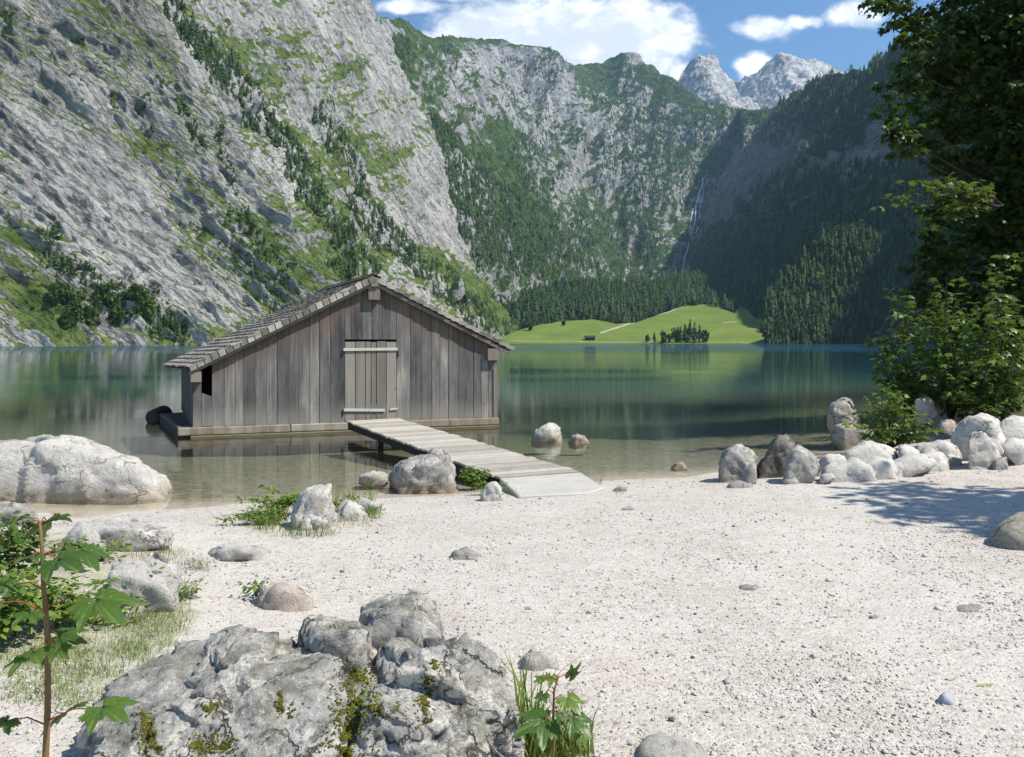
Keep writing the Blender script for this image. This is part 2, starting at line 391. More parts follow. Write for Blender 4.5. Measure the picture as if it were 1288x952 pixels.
M_BOARD = woodmat('weathered_boards', [(0.0, (0.053, 0.051, 0.052)), (0.35, (0.124, 0.120, 0.114)), (0.6, (0.220, 0.205, 0.185)), (0.82, (0.386, 0.353, 0.306)), (1.0, (0.506, 0.468, 0.402))], 10, (0.28, 0.75, 0.6, 0.45, (0.312, 0.278, 0.225)), 0.8, 0.34, True)
M_DARKBOARD = woodmat('dark_boards', [(0.0, (0.045, 0.04, 0.038)), (0.5, (0.11, 0.092, 0.08)), (1.0, (0.20, 0.17, 0.15))], 9)  # darker brown boards: side and rear walls, roof underside, platform
M_DOORWOOD = woodmat('door_boards', [(0.0, (0.127, 0.112, 0.090)), (0.5, (0.217, 0.198, 0.164)), (1.0, (0.300, 0.277, 0.234))], 10)
M_BATTEN = woodmat('pale_batten', [(0.0, (0.403, 0.383, 0.328)), (0.5, (0.525, 0.497, 0.439)), (1.0, (0.595, 0.570, 0.511))], 12)
M_BEAM = woodmat('beam_wood', [(0.0, (0.126, 0.108, 0.090)), (0.5, (0.231, 0.196, 0.162)), (1.0, (0.357, 0.304, 0.252))], 8)
M_LOG = woodmat('pale_base_log', [(0.0, (0.17, 0.14, 0.10)), (0.5, (0.34, 0.30, 0.24)), (1.0, (0.47, 0.43, 0.36))], 6, (0.02, 0.10, 0.10, 0.8, (0.10, 0.085, 0.045)))
M_DECK = woodmat('bleached_deck', [(0.0, (0.245, 0.218, 0.183)), (0.5, (0.381, 0.349, 0.296)), (1.0, (0.499, 0.463, 0.398))], 9)
M_WETWOOD = woodmat('wet_dark_wood', [(0.0, (0.02, 0.018, 0.016)), (0.5, (0.055, 0.048, 0.04)), (1.0, (0.10, 0.09, 0.075))], 8)
M_SHINGLE = woodmat('roof_shingles', [(0.0, (0.085, 0.075, 0.062)), (0.4, (0.185, 0.165, 0.14)), (0.72, (0.29, 0.262, 0.225)), (1.0, (0.40, 0.37, 0.32))], 10, None, 0.6, 0.75)


BEDSTOPS = [(0.2, (0.13, 0.125, 0.095)), (0.5, (0.24, 0.23, 0.18)), (0.85, (0.36, 0.35, 0.29))]


def groundmat():
    m, b = newmat('gravel'); c = b.coord()
    pos = b.n('ShaderNodeSeparateXYZ', Vector=c)
    v1 = b.n('ShaderNodeTexVoronoi', {}, Vector=c, Scale=42.0)
    v2 = b.n('ShaderNodeTexVoronoi', {}, Vector=c, Scale=95.0)
    v3 = b.n('ShaderNodeTexVoronoi', {}, Vector=c, Scale=17.0)
    def grey(o): return b.n('ShaderNodeSeparateColor', Color=o).outputs[0]
    big = b.noise(c, 0.55, 6, 0.6); fine = b.noise(c, 60, 6, 0.7); mid = b.noise(c, 4.0, 6, 0.65)
    t = b.m('ADD', b.m('MULTIPLY', grey(v1.outputs['Color']), 0.5), b.m('ADD', b.m('MULTIPLY', grey(v2.outputs['Color']), 0.4), b.m('MULTIPLY', b.m('SUBTRACT', b.m('ADD', mid, big), 0.75), 0.8)))
    col = b.ramp(t, [(0.12, (0.265, 0.237, 0.202)), (0.38, (0.407, 0.370, 0.323)), (0.75, (0.493, 0.457, 0.405)), (1.0, (0.543, 0.508, 0.463))])
    warm = b.ss(0.52, 0.68, b.noise(c, 1.3, 6, 0.65))
    col = b.mix(b.m('MULTIPLY', warm, 0.22), col, (0.374, 0.304, 0.228))
    dk = b.ss(0.85, 0.89, grey(v3.outputs['Color']))
    dk = b.m('MULTIPLY', dk, b.m('SUBTRACT', 1.0, b.ss(0.2, 0.32, v3.outputs['Distance'])))
    col = b.mix(b.m('MULTIPLY', dk, 0.6), col, (0.116, 0.102, 0.089))
    gr = b.ss(0.35, 0.6, b.m('ADD', b.attr('grass'), b.m('MULTIPLY', b.m('SUBTRACT', b.noise(c, 6, 8, 0.75), 0.55), 1.5)))
    col = b.mix(b.m('MULTIPLY', gr, b.lin(0.3, 0.7, 0.15, 0.75, b.noise(c, 14, 6, 0.7))), col, b.ramp(fine, [(0.35, (0.13, 0.17, 0.04)), (0.6, (0.25, 0.27, 0.09)), (0.8, (0.40, 0.36, 0.22))]))
    soil = b.ss(0.3, 0.6, b.m('ADD', b.attr('soil'), b.m('MULTIPLY', b.m('SUBTRACT', b.noise(c, 5, 8, 0.75), 0.5), 1.0)))
    col = b.mix(b.m('MULTIPLY', soil, 0.85), col, b.ramp(mid, [(0.35, (0.035, 0.028, 0.018)), (0.7, (0.12, 0.095, 0.06))]))
    # lake bed: silt and stones, browner and darker with depth (the bed itself)
    bed = b.m('SUBTRACT', 1.0, b.ss(-0.10, 0.012, b.m('ADD', pos.outputs['Z'], b.m('MULTIPLY', b.m('SUBTRACT', mid, 0.5), 0.05))))
    bedc = b.ramp(b.m('ADD', b.m('MULTIPLY', mid, 0.6), b.m('MULTIPLY', grey(v3.outputs['Color']), 0.4)), BEDSTOPS)
    col = b.mix(bed, col, bedc)
    h = b.m('ADD', b.m('MULTIPLY', v1.outputs['Distance'], -0.6), b.m('ADD', b.m('MULTIPLY', v2.outputs['Distance'], -0.3), b.m('MULTIPLY', fine, 0.4)))
    h = b.m('ADD', h, b.m('MULTIPLY', mid, 0.6))
    b.out(b.bsdf(col, 0.93, b.bump(h, 0.6, 0.016), 0.15).outputs[0]); return m
M_GROUND = groundmat()


def pebblemat():
    m, b = newmat('pebbles'); c = b.coord()
    col = b.ramp(b.attr('tone'), [(0.0, (0.094, 0.081, 0.066)), (0.10, (0.202, 0.175, 0.146)), (0.3, (0.360, 0.332, 0.289)), (0.7, (0.476, 0.448, 0.399)), (1.0, (0.555, 0.528, 0.485))])
    n = b.noise(c, 40, 5, 0.7)
    col = b.mix(b.m('MULTIPLY', b.ss(0.5, 0.7, n), 0.3), col, (0.324, 0.280, 0.226))
    b.out(b.bsdf(col, 0.9, b.bump(n, 0.5, 0.006), 0.2).outputs[0]); return m
M_PEBBLE = pebblemat()


def concretemat():
    m, b = newmat('worn_concrete'); c = b.coord()
    n = b.noise(c, 2.0, 8, 0.7); f = b.noise(c, 45, 6, 0.7)
    col = b.ramp(b.m('ADD', b.m('MULTIPLY', n, 0.7), b.m('MULTIPLY', f, 0.3)), [(0.3, (0.333, 0.311, 0.276)), (0.55, (0.460, 0.440, 0.395)), (0.75, (0.539, 0.521, 0.477))])
    b.out(b.bsdf(col, 0.9, b.bump(b.m('ADD', n, f), 0.5, 0.01), 0.2).outputs[0]); return m
M_CONC = concretemat()


def flatmat(name, col, rough=0.7, spec=0.3):
    m, b = newmat(name); n = b.noise(b.coord(), 12, 5, 0.6)
    b.out(b.bsdf(b.mix(b.m('MULTIPLY', n, 0.5), col, tuple(x * 0.6 for x in col)), rough, None, spec).outputs[0]); return m
M_IRON = flatmat('dark_iron', (0.03, 0.028, 0.027), 0.6)
M_YELLOW = flatmat('yellow_stick', (0.50, 0.50, 0.12), 0.5)
M_LILAC = flatmat('lilac_stone', (0.36, 0.36, 0.40), 0.7)
M_HUT = flatmat('hut_timber', (0.05, 0.038, 0.03), 0.9)


def fallmat():
    m, b = newmat('falling_water'); c = b.coord()
    n = b.noise(b.mapping(c, (0, 0, 0), (0.5, 0.5, 0.05)), 1.0, 6, 0.7)
    b.out(b.bsdf(b.ramp(n, [(0.3, (0.55, 0.57, 0.60)), (0.6, (0.85, 0.87, 0.9))]), 0.6).outputs[0]); return m
M_FALL = fallmat()


def watermat():
    m, b = newmat('lake_water'); c = b.coord()
    d = b.attr('depth'); far = b.attr('ruffle')
    w1 = b.noise(b.mapping(c, (0, 0, R_(12)), (1.6, 3.6, 1)), 1.0, 4, 0.55)
    w2 = b.noise(b.mapping(c, (0, 0, R_(-20)), (7.0, 12.0, 1)), 1.0, 3, 0.5)
    w3 = b.noise(b.mapping(c, (0, 0, R_(5)), (0.25, 0.6, 1)), 1.0, 4, 0.6)
    patch = b.ss(0.38, 0.62, b.noise(b.mapping(c, (0, 0, 0), (0.03, 0.10, 1)), 1.0, 3, 0.5))
    h = b.m('ADD', b.m('MULTIPLY', w1, 0.014), b.m('MULTIPLY', w2, 0.0026))
    h = b.m('MULTIPLY', h, b.lin(0, 1, 0.14, 0.40, patch))
    hf = b.m('MULTIPLY', b.m('ADD', b.m('MULTIPLY', w3, 0.5), b.m('MULTIPLY', w1, 0.10)), far)
    nrm = b.bump(b.m('ADD', h, hf), 1.0, 1.0)
    fr = b.n('ShaderNodeFresnel', IOR=1.33, Normal=nrm).outputs[0]
    gl = b.n('ShaderNodeBsdfGlossy', Color=(1, 1, 1, 1), Roughness=0.02, Normal=nrm).outputs[0]
    tcol = b.ramp(b.lin(0, 3.0, 0, 1, d), [(0.0, (0.97, 0.96, 0.92)), (0.12, (0.72, 0.76, 0.66)), (0.3, (0.42, 0.54, 0.47)), (0.6, (0.2, 0.36, 0.33)), (1.0, (0.1, 0.25, 0.24))])
    tr = b.n('ShaderNodeBsdfTransparent', Color=tcol).outputs[0]
    body = b.n('ShaderNodeBsdfDiffuse', Color=b.ramp(b.lin(0, 12, 0, 1, d), [(0.0, (0.13, 0.15, 0.11)), (0.25, (0.045, 0.105, 0.085)), (0.6, (0.010, 0.060, 0.066)), (1.0, (0.004, 0.045, 0.075))])).outputs[0]
    base = b.n('ShaderNodeMixShader', i0=b.ss(0.05, 2.3, d), i1=tr, i2=body).outputs[0]
    b.out(b.n('ShaderNodeMixShader', i0=fr, i1=base, i2=gl).outputs[0]); return m
M_WATER = watermat()
# ================================================================== instanced leaf / tree meshes (baked into real meshes)
def rand_rot(n, tilt=0.5, spin=True):
    """rotation matrices: random yaw, then tilt of the z axis by up to 'tilt' radians"""
    yaw = rng.uniform(0, 2 * np.pi, n); ti = rng.normal(0, tilt, n); ta = rng.uniform(0, 2 * np.pi, n)
    cy, sy = np.cos(yaw), np.sin(yaw)
    Z = np.zeros((n, 3, 3)); Z[:, 0, 0] = cy; Z[:, 0, 1] = -sy; Z[:, 1, 0] = sy; Z[:, 1, 1] = cy; Z[:, 2, 2] = 1
    ax = np.stack([np.cos(ta), np.sin(ta), 0 * ta], -1)
    return axis_rot(ax, ti) @ Z


def axis_rot(ax, ang):
    n = len(ang); K = np.zeros((n, 3, 3))
    K[:, 0, 1] = -ax[:, 2]; K[:, 0, 2] = ax[:, 1]; K[:, 1, 0] = ax[:, 2]; K[:, 1, 2] = -ax[:, 0]; K[:, 2, 0] = -ax[:, 1]; K[:, 2, 1] = ax[:, 0]
    s = np.sin(ang)[:, None, None]; c = (1 - np.cos(ang))[:, None, None]
    return np.eye(3)[None] + s * K + c * (K @ K)


def baked(name, tv, tf, pos, rot, scale, tone, mat, parent=None, smooth=False, extra=None, jitter=0.0):
    tv = np.asarray(tv, float); tf = np.asarray(tf, int); n = len(pos); k = len(tv)
    sc = np.asarray(scale, float)
    if sc.ndim == 1: sc = np.repeat(sc[:, None], 3, 1)
    L = tv[None] * sc[:, None, :]
    if jitter: L = L + rng.normal(0, jitter, L.shape) * sc[:, None, :]
    V = np.einsum('nij,nkj->nki', rot, L) + np.asarray(pos)[:, None, :]
    Fc = (tf[None] + (np.arange(n) * k)[:, None, None]).reshape(-1, tf.shape[1])
    at = {'tone': np.repeat(np.asarray(tone), k)}
    for nm, a in (extra or {}).items(): at[nm] = np.tile(a, n)
    return put(name, mesh_np(name, V.reshape(-1, 3), Fc, at, smooth), mat, parent)


def conifer_template(tiers=3, sides=7, seed=0):
    r = np.random.default_rng(seed); v = []; f = []
    for t in range(tiers):
        z0 = 0.04 + 0.96 * (t / tiers) * 0.92; z1 = min(1.0, z0 + 1.05 / tiers + 0.12 * (t < tiers - 1))
        rad = 0.5 * (1 - t / tiers) ** 0.85 + 0.03
        b = len(v); v.append((0, 0, 1.0 if t == tiers - 1 else z1))
        for k in range(sides):
            a = 2 * math.pi * (k + 0.5 * t) / sides; rr = rad * (0.72 + 0.5 * r.random())
            v.append((rr * math.cos(a), rr * math.sin(a), z0 - 0.05 * r.random()))
        for k in range(sides): f.append((b, b + 1 + k, b + 1 + (k + 1) % sides))
    return np.array(v), np.array(f)


CON3 = conifer_template(4, 7, 3); CON2 = conifer_template(2, 6, 5)


def conifers(name, pos, h, width=0.42, tmpl=CON3, mat=None, parent=None):
    n = len(pos); h = np.asarray(h)
    sc = np.stack([h * width * rng.uniform(0.75, 1.25, n), h * width * rng.uniform(0.75, 1.25, n), h], -1)
    return baked(name, tmpl[0], tmpl[1], pos, rand_rot(n, 0.04), sc, np.clip(rng.normal(0.45, 0.25, n), 0, 1), mat or M_CONIFER, parent, jitter=0.03)


def blob_template(seed=1, sub=1):
    bm = bmesh.new(); bmesh.ops.create_icosphere(bm, subdivisions=sub, radius=0.5)
    v = np.array([x.co[:] for x in bm.verts]); f = np.array([[q.index for q in p.verts] for p in bm.faces]); bm.free()
    return v, f
BLOB = blob_template()
BLOB2 = blob_template(1, 2)


def broadleaves_far(name, pos, h, mat=None, parent=None, lumps=9, leafs=20):
    """far broadleaf trees/shrubs: many small leaf-clump faces spread through lumpy crowns"""
    n = len(pos); pos = np.asarray(pos); h = np.asarray(h)
    ctr = np.repeat(pos, lumps, 0); hh = np.repeat(h, lumps)
    off = rng.normal(0, 1, (n * lumps, 3)); off /= np.linalg.norm(off, axis=1)[:, None]
    off *= rng.uniform(0.2, 1, (n * lumps, 1)) ** 0.5
    c = ctr + np.stack([off[:, 0] * hh * 0.32, off[:, 1] * hh * 0.32, hh * (0.55 + 0.38 * off[:, 2])], -1)
    tone0 = np.repeat(rng.normal(0.5, 0.2, n), lumps)
    m = len(c); c2 = np.repeat(c, leafs, 0); r = np.repeat(hh * 0.17, leafs)
    o = rng.normal(0, 1, (m * leafs, 3)); o /= np.linalg.norm(o, axis=1)[:, None]; o *= rng.uniform(0.5, 1.0, (m * leafs, 1))
    p = c2 + o * r[:, None]
    tv = np.array([(-0.5, -0.3, 0), (0.1, -0.5, 0.1), (0.5, 0.1, 0), (-0.1, 0.5, 0.1)]); tf = np.array([(0, 1, 2), (0, 2, 3)])
    tone = np.clip(np.repeat(tone0, leafs) + rng.normal(0, 0.18, len(p)), 0, 1)
    return baked(name, tv, tf, p, rand_rot(len(p), 0.8), r * rng.uniform(0.6, 1.1, len(p)), tone, mat or M_BROADFAR, parent, jitter=0.06)


def maple_template(n_l=5):
    """five-lobed leaf in the xy plane, stalk end at the origin, tip along +y, length 1"""
    out = [(0.0, 0.0), (0.16, -0.04), (0.40, 0.02), (0.27, 0.16), (0.34, 0.26), (0.56, 0.36), (0.36, 0.46), (0.22, 0.52), (0.24, 0.70), (0.12, 0.78), (0.0, 1.0)]
    pts = out + [(-x, y) for x, y in out[-2:0:-1]]
    cen = (0.0, 0.34)
    v = [(x, y, -0.35 * abs(x) ** 1.3 - 0.22 * max(0, y - 0.35) ** 2) for x, y in pts] + [(cen[0], cen[1], 0.03)]
    k = len(pts)
    f = [(k, i, (i + 1) % k) for i in range(k)]
    return np.array(v), np.array(f)
MAPLE = maple_template()
LEAF6 = (np.array([(0, 0, 0), (0.30, 0.30, -0.06), (0.24, 0.66, -0.08), (0, 1, -0.10), (-0.24, 0.66, -0.08), (-0.30, 0.30, -0.06), (0, 0.5, 0.03)]),
         np.array([(6, 0, 1), (6, 1, 2), (6, 2, 3), (6, 3, 4), (6, 4, 5), (6, 5, 0)]))
# simplified five-lobed leaf for crowns seen from afar
MAPLE_LO = (np.array([(0, 0, 0), (0.42, 0.06, -0.1), (0.26, 0.26, -0.02), (0.52, 0.48, -0.14), (0.2, 0.56, -0.04), (0, 1, -0.2), (-0.2, 0.56, -0.04), (-0.52, 0.48, -0.14), (-0.26, 0.26, -0.02), (-0.42, 0.06, -0.1)]),
            np.array([(0, 1, 2), (0, 2, 8), (0, 8, 9), (2, 3, 4), (2, 4, 6), (2, 6, 8), (6, 7, 8), (4, 5, 6)]))


def leaf_rots(dirs, droop=0.5, roll=0.4):
    """leaves whose tips point along dirs (n,3), drooping, upper face up"""
    d = np.array(dirs, float); d[:, 2] -= rng.uniform(0, droop * 1.4, len(d))
    d /= np.linalg.norm(d, axis=1)[:, None] + 1e-9
    up = np.tile([0, 0, 1.0], (len(d), 1)) + rng.normal(0, roll, (len(d), 3))
    x = np.cross(d, up); x /= np.linalg.norm(x, axis=1)[:, None] + 1e-9
    z = np.cross(x, d)
    return np.stack([x, d, z], -1)


def blades(name, pos, h, mat, parent=None, width=0.035, lean=0.45):
    """curved grass blades, base at pos"""
    n = len(pos)
    tv = np.array([(-0.5, 0, 0), (0.5, 0, 0), (-0.4, 0.08, 0.4), (0.4, 0.08, 0.4), (-0.25, 0.3, 0.75), (0.25, 0.3, 0.75), (0, 0.62, 1.0)])
    tf = np.array([(0, 1, 3), (0, 3, 2), (2, 3, 5), (2, 5, 4), (4, 5, 6)])
    h = np.asarray(h); w = h * width * rng.uniform(0.7, 1.4, n)
    sc = np.stack([w, h * rng.uniform(0.1, 1.3, n), h], -1)
    return baked(name, tv, tf, pos, rand_rot(n, lean * 0.6), sc, np.clip(rng.normal(0.5, 0.28, n), 0, 1), mat, parent)
# ================================================================== TERRAIN (far)
def plane(n, p0):
    n = np.array(n, float); n /= np.linalg.norm(n)
    c = float(n @ (np.array(p0, float) - np.array([0, 0, H])))
    def d(px, py):
        den = n[0] * (px - CX) / F + n[1] + n[2] * (HY - py) / F
        den = np.where(den * np.sign(c) < 1e-3, np.sign(c) * 1e-3, den)
        return np.clip(c / den, 50, 7000)
    return d, n


def smin(a, b, k=60.0):
    h = np.clip(0.5 + 0.5 * (b - a) / k, 0, 1)
    return b + (a - b) * h - k * h * (1 - h)


def blobs(px, py, L):
    s = np.zeros_like(px, dtype=float)
    for x, y, rx, ry, ang, amp in L:
        a = math.radians(ang); dx = px - x; dy = py - y
        u = dx * math.cos(a) + dy * math.sin(a); v = -dx * math.sin(a) + dy * math.cos(a)
        s += amp * np.exp(-((u / rx) ** 2 + (v / ry) ** 2))
    return s


def strips(px, py, L):
    s = np.zeros_like(px, dtype=float)
    for pts, w, amp in L:
        d = np.full_like(px, 1e9, dtype=float)
        for (x0, y0), (x1, y1) in zip(pts[:-1], pts[1:]):
            t = np.clip(((px - x0) * (x1 - x0) + (py - y0) * (y1 - y0)) / ((x1 - x0) ** 2 + (y1 - y0) ** 2), 0, 1)
            d = np.minimum(d, np.hypot(px - x0 - t * (x1 - x0), py - y0 - t * (y1 - y0)))
        s = np.maximum(s, amp * np.exp(-(d / w) ** 2))
    return s


def rotm(ax, deg):
    return np.array(Matrix.Rotation(math.radians(deg), 3, ax))


class Layer:
    def __init__(s, name, label, cat, mat, px, py, depth, nrm, relief, grass, skirt_top=None, skirt_right=False, smooth=False, attr2=None, calm=0.0):
        Y = depth(px, py)
        V = PV(px, py, Y)
        q = V.reshape(-1, 3); disp = np.zeros(len(q))
        for amp, sc, R, oct, rid in relief:
            if rid == 'saw':                # bedding planes: small overhangs along the strata
                cz = (q @ np.asarray(R).T)[:, 2] / sc + 0.9 * fbm(q / (sc * 3.5), 4) + 0.12 * fbm(q / (sc * 0.6), 3)
                fr = cz - np.floor(cz); pr = (1 - fr) * sstep(0, 0.10, fr)
                disp += amp * sstep(-0.12, 0.2, fbm(q / (sc * 4.5) + 9, 4)) * (pr - 0.4); continue
            pp = (q @ np.asarray(R).T if R is not None else q) / np.array(sc, float)
            disp += amp * fbm(pp, oct, 0.5, rid)
        if calm: disp = disp.reshape(px.shape) * (1 - calm * sstep(0.86, 1.0, np.linspace(0, 1, px.shape[0])))[:, None]; disp = disp.ravel()
        V = (q + disp[:, None] * np.asarray(nrm)[None]).reshape(V.shape)
        s.V = V; s.px = px; s.py = py
        g = grass(px, py)
        G = V
        if skirt_top is not None:
            a = V[-1].copy(); ray = a / np.maximum(a[:, 1:2], 1)
            e = [a + ray * [1, 1, 0] * skirt_top * k + np.array([0, 0, -0.5 * skirt_top * k]) for k in (0.4, 1.0)]
            G = np.concatenate([G, np.stack(e)], 0); g = np.concatenate([g, g[-1:], g[-1:]], 0)
        if skirt_right:
            a = G[:, -1].copy(); ray = a / np.maximum(a[:, 1:2], 1)
            e = [a + ray * [1, 1, 0] * 40 * k + np.array([-14.0 * k, 0, 0]) for k in (1, 3.0)]
            G = np.concatenate([G, np.stack(e, 1)], 1); g = np.concatenate([g, g[:, -1:], g[:, -1:]], 1)
        s.faces = grid_faces(G.shape[0], G.shape[1]); s.flat = G.reshape(-1, 3)
        at = {'grass': g.ravel()}
        if attr2: at.update({k: f(px, py).ravel() for k, f in attr2.items()})
        s.o = tag(put(name, mesh_np(name, s.flat, s.faces, at, smooth), mat), label, cat, None, 'structure')
        s._b = None
    def bvh(s):
        if s._b is None: s._b = BVHTree.FromPolygons([tuple(v) for v in s.flat], [tuple(f) for f in s.faces])
        return s._b
    def at(s, i, j):
        """surface point at fractional grid row i, column j"""
        nr, nc = s.px.shape
        i = np.clip(i, 0, nr - 1.001); j = np.clip(j, 0, nc - 1.001)
        i0 = i.astype(int); j0 = j.astype(int); a = (i - i0)[:, None]; b = (j - j0)[:, None]
        V = s.V
        return (V[i0, j0] * (1 - a) * (1 - b) + V[i0, j0 + 1] * (1 - a) * b + V[i0 + 1, j0] * a * (1 - b) + V[i0 + 1, j0 + 1] * a * b)
    def scatter(s, n, dens):
        nr, nc = s.px.shape
        i = rng.uniform(0, nr - 1, n); j = rng.uniform(0, nc - 1, n)
        i0 = i.astype(int); j0 = j.astype(int)
        px = s.px[i0, j0]; py = s.py[i0, j0]
        k = rng.random(n) < dens(px, py)
        return s.at(i[k], j[k]), px[k], py[k]
    def near(s, x, y):
        """surface point whose pixel is nearest to (x, y)"""
        d = (s.px - x) ** 2 + (s.py - y) ** 2
        return s.V[np.unravel_index(np.argmin(d), d.shape)]


def ip(pts):
    pts = sorted(pts); xs = [p[0] for p in pts]; ys = [p[1] for p in pts]
    return lambda x: np.interp(x, xs, ys)


def n1(x, sc, seed=0, oct=4):
    x = np.asarray(x, float)
    return fbm(np.stack([x / sc, 0 * x + seed * 7.7, 0 * x + 3.1], -1), oct)


def n2(px, py, sc, seed=0, oct=4):
    return fbm(np.stack([px / sc, py / sc, 0 * px + seed * 5.3], -1), oct)


# ---- left cliff, near buttress
dA1, nA1 = plane((0.5, -0.6, 0.52), (-165, 408, 0))
dA2, nA2 = plane((0.845, -0.245, 0.47), (0, 1000, 0))
ridge1 = ip([(-150, 120), (0, 190), (60, 212), (120, 246), (200, 303), (260, 348), (310, 376), (350, 403), (400, 435), (440, 470)])
t = np.linspace(0, 1, 400); sx = np.linspace(0, 1, 420)
T, S = np.meshgrid(t, sx, indexing='ij')
py = 470 + (-150 - 470) * T
px = -140 + (ridge1(py) + 10 * n1(py, 40, 1) + 140) * S
RD = rotm('Y', -38) @ rotm('X', 10)
veg1_f = lambda x, y: strips(x, y, [([(268, 185), (280, 220), (292, 250)], 12, 0.9), ([(300, 300), (330, 330), (350, 370), (365, 395)], 27, 1.2), ([(285, 290), (310, 300)], 16, 0.9),
    ([(60, 322), (72, 345), (100, 372), (150, 392), (190, 420), (215, 432)], 22, 1.1), ([(95, 60), (100, 80)], 12, 0.7), ([(8, 35), (12, 55)], 12, 0.7), ([(212, 140), (235, 175), (250, 205)], 10, 0.8), ([(170, 150), (185, 172)], 11, 0.9), ([(205, 270), (220, 300)], 7, 0.5), ([(195, 110), (200, 130)], 9, 0.6), ([(135, 130), (140, 150)], 8, 0.5)])
gr1 = lambda x, y: (0.53 + 0.9 * blobs(x, y, [(185, 190, 42, 26, 25, 0.6), (25, 385, 60, 28, 35, 0.7), (60, 410, 50, 22, 30, 0.5), (380, 350, 50, 40, 30, 0.5), (265, 300, 40, 40, 40, 0.3), (120, 30, 60, 25, 20, 0.25), (20, 305, 18, 16, 0, 0.6), (250, 430, 60, 12, 0, 0.6), (190, 60, 50, 60, 50, 0.25), (330, 290, 30, 40, 40, 0.35), (235, 250, 30, 25, 40, 0.3)])
    - 0.75 * blobs(x, y, [(110, 250, 80, 60, 30, 0.6), (60, 215, 60, 22, 10, 0.5), (170, 330, 60, 40, 40, 0.6), (245, 370, 35, 30, 30, 0.5), (50, 260, 50, 20, 20, 0.5)]))
cliff_near = Layer('cliff', 'steep grey limestone cliff on the left shore with grassy ledges', 'cliff', M_CLIFF_N, px, py, dA1, nA1,
    [(15, (190, 100, 60), RD, 4, True), (4.0, (60, 34, 13), RD, 5, True), (3.0, (34, 20, 4.2), RD, 4, True), (1.5, (9, 7, 1.6), RD, 4, True), (5.0, 26, RD, 0, 'saw'), (2.4, 9, RD, 0, 'saw')], gr1, None, True)

# ---- left cliff, far buttress
prof2 = ip([(-150, 430), (0, 465), (40, 478), (90, 500), (130, 521), (180, 541), (215, 553), (250, 561), (295, 576), (340, 592), (375, 610), (410, 634), (432, 652)])
t = np.linspace(0, 1, 400); sx = np.linspace(0, 1, 300)
T, S = np.meshgrid(t, sx, indexing='ij')
py = 462 + (-150 - 462) * T
lft = ridge1(py) - 26
px = lft + (prof2(py) + 5 * n1(py, 18, 2) - lft) * S
RD2 = rotm('X', -18) @ rotm('Y', -50)
veg2_f = lambda x, y: strips(x, y, [([(193, -20), (209, 40), (244, 85), (292, 129), (332, 169), (356, 199), (372, 235), (385, 270)], 15, 1.15), ([(397, 150), (427, 199), (447, 229), (462, 268), (470, 290)], 12, 1.0),
    ([(440, 262), (480, 300), (502, 328), (537, 358), (571, 388), (600, 410), (640, 428)], 15, 1.25), ([(400, 290), (420, 330), (455, 350)], 12, 0.8), ([(350, 205), (380, 260), (400, 300)], 11, 0.8), ([(480, 140), (486, 175)], 6, 0.5), ([(345, 30), (360, 60)], 8, 0.3), ([(415, 340), (440, 372)], 14, 0.8)])
gr2 = lambda x, y: (0.46 + 0.9 * blobs(x, y, [(427, 95, 30, 12, -30, 0.6), (497, 196, 16, 12, 0, 0.7), (447, 190, 32, 14, 30, 0.6), (350, 60, 40, 16, 40, 0.4), (600, 385, 40, 24, 40, 0.9), (560, 350, 40, 16, 45, 0.6), (395, 340, 40, 60, 40, 0.55), (280, 60, 40, 25, 45, 0.5), (400, 230, 30, 60, -30, 0.4), (520, 330, 40, 16, 45, 0.5), (480, 240, 20, 20, 0, 0.2), (620, 405, 30, 16, 40, 0.6), (340, 110, 30, 20, 45, 0.4)])
    - 0.6 * blobs(x, y, [(540, 270, 30, 80, -15, 0.6), (500, 300, 30, 40, 0, 0.4), (470, 60, 20, 60, -20, 0.3)]))
cliff_far = Layer('cliff', 'pale rock buttress rising behind the first cliff with a wooded gully', 'cliff', M_CLIFF_F, px, py, dA2, nA2,
    [(15, (190, 130, 60), RD2, 4, True), (6, (70, 40, 16), RD2, 5, True), (3.2, (36, 24, 5), RD2, 4, True), (1.4, (6, 6, 3), None, 4, False), (5.5, 34, RD2, 0, 'saw'), (2.2, 11, RD2, 0, 'saw')], gr2, None, True)

# ---- back wall of the valley
dBw, nBw = plane((0.2, -0.72, 0.66), (0, 2100, 150))
dBl, nBl = plane((0.75, -0.3, 0.59), (60, 1300, 60))
dBr, nBr = plane((-0.50, -0.55, 0.67), (420, 2300, 250))
skyB = ip([(430, 10), (470, 24), (480, 27), (504, 30), (525, 40), (542, 52), (559, 48), (586, 48), (629, 53), (656, 60), (689, 61), (700, 66), (711, 77), (725, 80), (743, 79), (756, 80), (771, 73), (780, 69), (795, 68), (803, 71), (811, 82), (822, 84), (830, 94), (847, 100), (860, 110), (879, 122), (896, 131), (923, 137), (960, 140), (983, 137), (995, 128), (1010, 116), (1025, 108), (1045, 105), (1080, 112), (1140, 150)])
pxs = np.arange(430, 1140, 1.7); t = np.linspace(0, 1, 270)
T, px = np.meshgrid(t, pxs, indexing='ij')
top = skyB(px) + 1.6 * n1(px, 9, 3) + 1.2
py = 405 + (top - 405) * T
depB = lambda x, y: (smin(smin(dBw(x, y), dBl(x, y), 250), np.where(x > 930, dBr(x, y) * 1.0, 7000), 200)
    + 260 * sstep(700, 730, x) * sstep(790, 755, x) * sstep(150, 70, y)
    + 130 * n2(x + 0.25 * y, y * 0.35, 75, 4, 4) + 70 * np.abs(n2(x + 0.2 * y, y * 0.25, 28, 9, 3)))
RV = np.eye(3)
